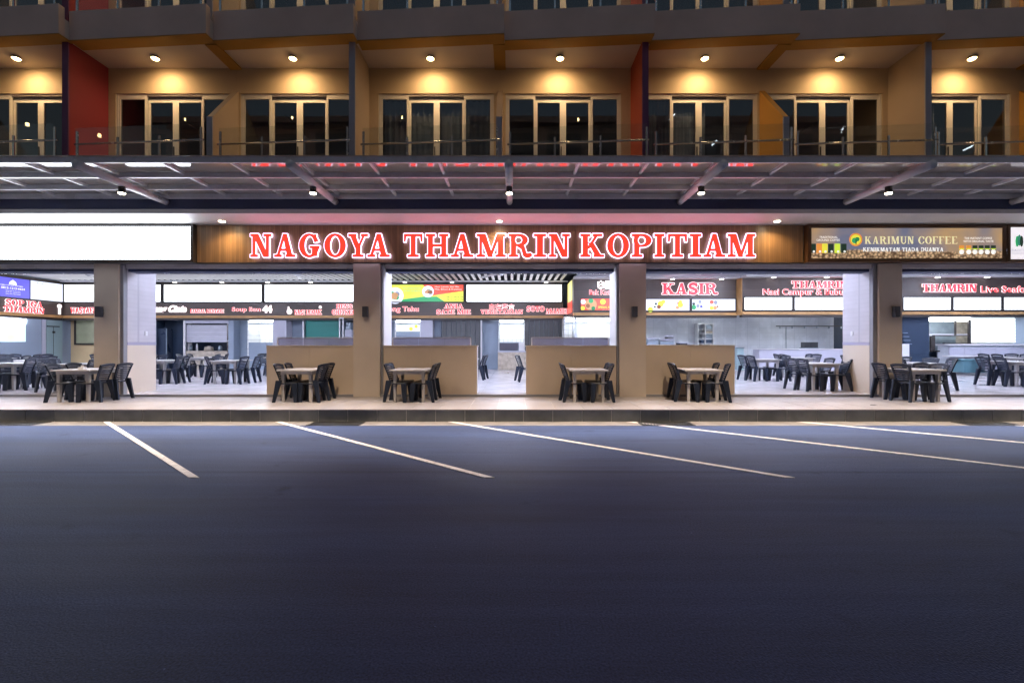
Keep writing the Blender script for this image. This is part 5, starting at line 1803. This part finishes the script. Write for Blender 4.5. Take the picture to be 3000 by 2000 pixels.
def make_chair(mat, parts=True):
    """faces -Y, backrest at +Y"""
    pieces = []
    # seat: dished sheet with a rolled front edge
    rows = []
    for (y, z) in ((-.225, .415), (-.235, .43), (-.21, .447), (-.10, .440), (.05, .433), (.18, .445)):
        w = .208 - .02 * max(0, y) * 4
        rows.append([(w * u, y, z + .012 * u * u * (1 if abs(u) < .9 else .6)) for u in (-1, -.6, -.2, .2, .6, 1)])
    mb = MB().strip(rows)
    top = len(mb.v)
    mb.strip([[(x, y, z - .028) for x, y, z in r][::-1] for r in rows])
    for i in range(5):
        for s_, t_ in ((0, 5), (5, 0)):
            a, b = i * 6 + s_, (i + 1) * 6 + s_
            c, d = top + i * 6 + t_, top + (i + 1) * 6 + t_
            mb.f.append((a, b, d, c) if s_ == 0 else (b, a, c, d))
    for r in (0, 5):
        for j in range(5):
            a, b = r * 6 + j, r * 6 + j + 1
            c, d = top + r * 6 + 5 - j, top + r * 6 + 4 - j
            mb.f.append((b, a, c, d) if r == 0 else (a, b, d, c))
    pieces.append(('seat', mb, True))
    # backrest frame: two stiles and an arched head
    fr = MB()
    for s_ in (-1, 1):
        ring = []
        for h in (-.12, .2, .5, .8, 1.0):
            p = back_pt(s_, h)
            q = back_pt(s_ * .82, h)
            ring.append((p, q, q + Vector((0, .032, 0)), p + Vector((0, .032, 0))))
        k = len(fr.v)
        for r in ring:
            fr.v += [tuple(p) for p in r]
        for i in range(4):
            for j in range(4):
                l = (j + 1) % 4
                f_ = (k + 4 * i + j, k + 4 * i + l, k + 4 * i + 4 + l, k + 4 * i + 4 + j)
                fr.f.append(f_ if s_ < 0 else f_[::-1])
        fr.f += [(k + 3, k + 2, k + 1, k), (k + 16, k + 17, k + 18, k + 19)]
    pieces.append(('back_frame', fr, False))
    pieces.append(('head_rail', slat_mesh(.86, 1.03, th=.026), False))
    for k in range(7):
        h = .05 + k * .115
        pieces.append(('slat', slat_mesh(h, h + .088, u0=-.84, u1=.84), False))
    for sx in (-1, 1):
        for sy in (-1, 1):
            if sy < 0:
                a, b = Vector((sx * .176, -.175, .425)), Vector((sx * .190, -.200, 0))
                wx, wy, vx, vy = .034, .060, .024, .036
            else:
                a, b = Vector((sx * .176, .190, .50)), Vector((sx * .205, .295, 0))
                wx, wy, vx, vy = .022, .065, .020, .030
            pieces.append(('leg', MB().hexa([(b.x - vx, b.y - vy, 0), (b.x + vx, b.y - vy, 0), (b.x + vx, b.y + vy, 0), (b.x - vx, b.y + vy, 0),
                                             (a.x - wx, a.y - wy, a.z), (a.x + wx, a.y - wy, a.z), (a.x + wx, a.y + wy, a.z), (a.x - wx, a.y + wy, a.z)]), False))
    if parts:
        t = thing('chair', '', '', (0, 0, 0))
        for n_, m_, sm in pieces:
            m_.build(n_, mat, t, sm)
        return t
    al = MB()
    for n_, m_, sm in pieces:
        k = len(al.v)
        al.v += m_.v
        al.f += [tuple(i + k for i in f) for f in m_.f]
    return al.build('chair', mat)


PROTO = {'t': make_table(), 'c': make_chair(M['chair']), 's': make_chair(M['chair_grey'], False)}


def furnish(kind, x, y, z, rz, label, cat, group):
    o = copy_tree(PROTO[kind], (x, y, z), rz)
    o.name = PROTO[kind].name.split('.')[0]
    return tag(o, label, cat, group)


# tables: (x, y, floor, rotation, where, detailed?, missing chairs)
WALKT = [(-10.12, 10.86, 2, 'under the blank white lightbox'), (-4.93, 10.84, -3, 'under the letters AGO'), (-2.37, 10.86, 0, 'under the letters TH'),
         (1.77, 10.86, 0, 'under the letters KO'), (4.42, 10.88, -2, 'under the letters TI'), (9.55, 10.92, 6, 'under the coffee lightbox')]
HALLT = [(-11.85, 12.35, 0, 'just inside under the blank lightbox', 1), (-15.75, 14.7, 4, 'before the grey-green corner door', 1), (-11.35, 14.8, 0, 'before the dark cabinet stall', 1),
         (-9.12, 14.8, 2, 'before the roller shutter', 1), (-12.0, 17.7, 0, 'deeper in by the dark cabinet', 0), (-15.2, 17.6, 3, 'by the framed yellow window', 0),
         (-9.3, 18.3, -2, 'deeper in by the roller shutter', 0), (-18.6, 17.4, 0, 'before the floral kiosk window', 0), (-7.9, 16.6, 0, 'before the tiled Soup Ikan stall', 0),
         (-1.62, 16.3, 3, 'in the doorway aisle toward ANIA', 1), (.90, 15.6, -3, 'in the doorway aisle toward SOTO', 1),
         (8.47, 12.7, 2, 'just inside before the rice stall', 1), (8.75, 15.9, -5, 'midway to the rice stall', 1), (11.0, 17.6, 0, 'close to the rice stall counter', 0),
         (11.45, 12.9, -3, 'just inside under the coffee lightbox', 1), (12.2, 15.6, 4, 'before the dark seafood partition', 0),
         (19.45, 17.9, 0, 'past the teal bench', 0), (15.3, 13.9, 3, 'before the glass block wall', 1), (-14.0, 12.9, -4, 'just inside toward the floral kiosk', 0),
         (-17.4, 15.3, 3, 'midway before the floral kiosk', 0), (-13.4, 16.4, -5, 'midway before the framed window', 0), (11.6, 14.4, 5, 'midway before the dark partition', 0)]
rnd = random.Random(11)
ENDS = (('lightbox-end', -1), ('coffee-end', 1))
for grp, lst in (('w', WALKT), ('h', HALLT)):
    for it in lst:
        x, y, rot, where = it[:4]
        det = True if grp == 'w' else bool(it[4])
        z = WALK if grp == 'w' else HALL
        tn = 'grey plastic table on the walkway ' if grp == 'w' else 'pale plastic table '
        furnish('t', x, y, z, R(rot), tn + where, 'table', 'tables on the walkway' if grp == 'w' else 'tables in the hall')
        for nm, s_ in ENDS:
            for dn, dy in (('kerb-side', -.235), ('wall-side', .245)):
                jx, jy, jr = rnd.uniform(-.04, .05), rnd.uniform(-.03, .03), rnd.uniform(-11, 11)
                if grp == 'h':
                    jx, jr = rnd.uniform(-.02, .16), rnd.uniform(-24, 24)
                cx_ = x + s_ * ((.265 if grp == 'w' else .30) + jx + (.13 if abs(x) > 9 and grp == 'w' and s_ > 0 and x < 0 else 0))
                rz = R((-90 if s_ > 0 else 90) + jr + rot)
                furnish('c' if det else 's', cx_, y + dy + jy, z, rz, f'dark slatted chair, {nm} {dn} seat of the table {where}', 'chair', 'chairs on the walkway' if grp == 'w' else 'chairs in the hall')
for k in 'tcs':
    o = PROTO[k]
    for ch in list(o.children):
        bpy.data.objects.remove(ch)
    bpy.data.objects.remove(o)

# ------------------------------------------------------------------ the block across the street (behind the camera, seen only in the door panes)
OB = thing('opposite_building', 'dark balconied block across the street, mirrored in the upper door panes', 'building', (0, -15, 0))
bx('wall', M['slab'], -34, 34, -24, -16.2, 0, 20.8, OB)
for k in range(6):
    z0 = 3.4 * (k + 1)
    bx('balcony_slab', M['slab'], -34, 34, -16.2, -15.0, z0 - .25, z0 + .25, OB)
    for j in range(17):
        bx('window', M['room'], -33 + 4 * j, -30 + 4 * j, -16.2, -16.14, z0 - 2.9, z0 - .7, OB)
DV = 2 * (D_F + .1) + 15.1


def mirror_pt(px, py):
    return (px - CX) * DV / FPX, EYE + (CY - py) * DV / FPX


for px, py in ((1180, 348), (1358, 352), (1694, 352), (858, 347), (80, 365), (545, 352)):
    x, z = mirror_pt(px, py)
    MB().cyl((x, -15.1, z - .12), (x, -15.1, z + .12), .12, .12, 10).build('lamp_globe', E_WARM, OB)
E_FARTUBE = emat('far_tube', (.85, .93, 1.0), 14)
for px, py, dx, dz in ((1967, 345, .55, .55), (2222, 446, .7, 1.3), (2092, 420, .4, .4), (2532, 424, 1.0, .75), (2838, 433, 1.0, .5), (2890, 420, 1.0, .5)):
    x, z = mirror_pt(px, py)
    MB().cyl((x - dx / 2, -15.05, z - dz / 2), (x + dx / 2, -15.05, z + dz / 2), .06, .06, 8).build('tube_lamp', E_FARTUBE, OB)

t = thing('tissue_box', 'small white tissue box on the walkway table under the blank lightbox', 'tissue box', (-10.02, 10.62, WALK + .745))
bx('box', M['paper'], -10.09, -9.96, 10.57, 10.66, WALK + .746, WALK + .80, t)
MB().hexa([(-10.04, 10.60, WALK + .80), (-10.0, 10.60, WALK + .80), (-10.0, 10.63, WALK + .80), (-10.04, 10.63, WALK + .80), (-10.05, 10.61, WALK + .84), (-9.99, 10.60, WALK + .845), (-9.99, 10.615, WALK + .845), (-10.05, 10.62, WALK + .84)]).build('tissue', M['soffit'], t)
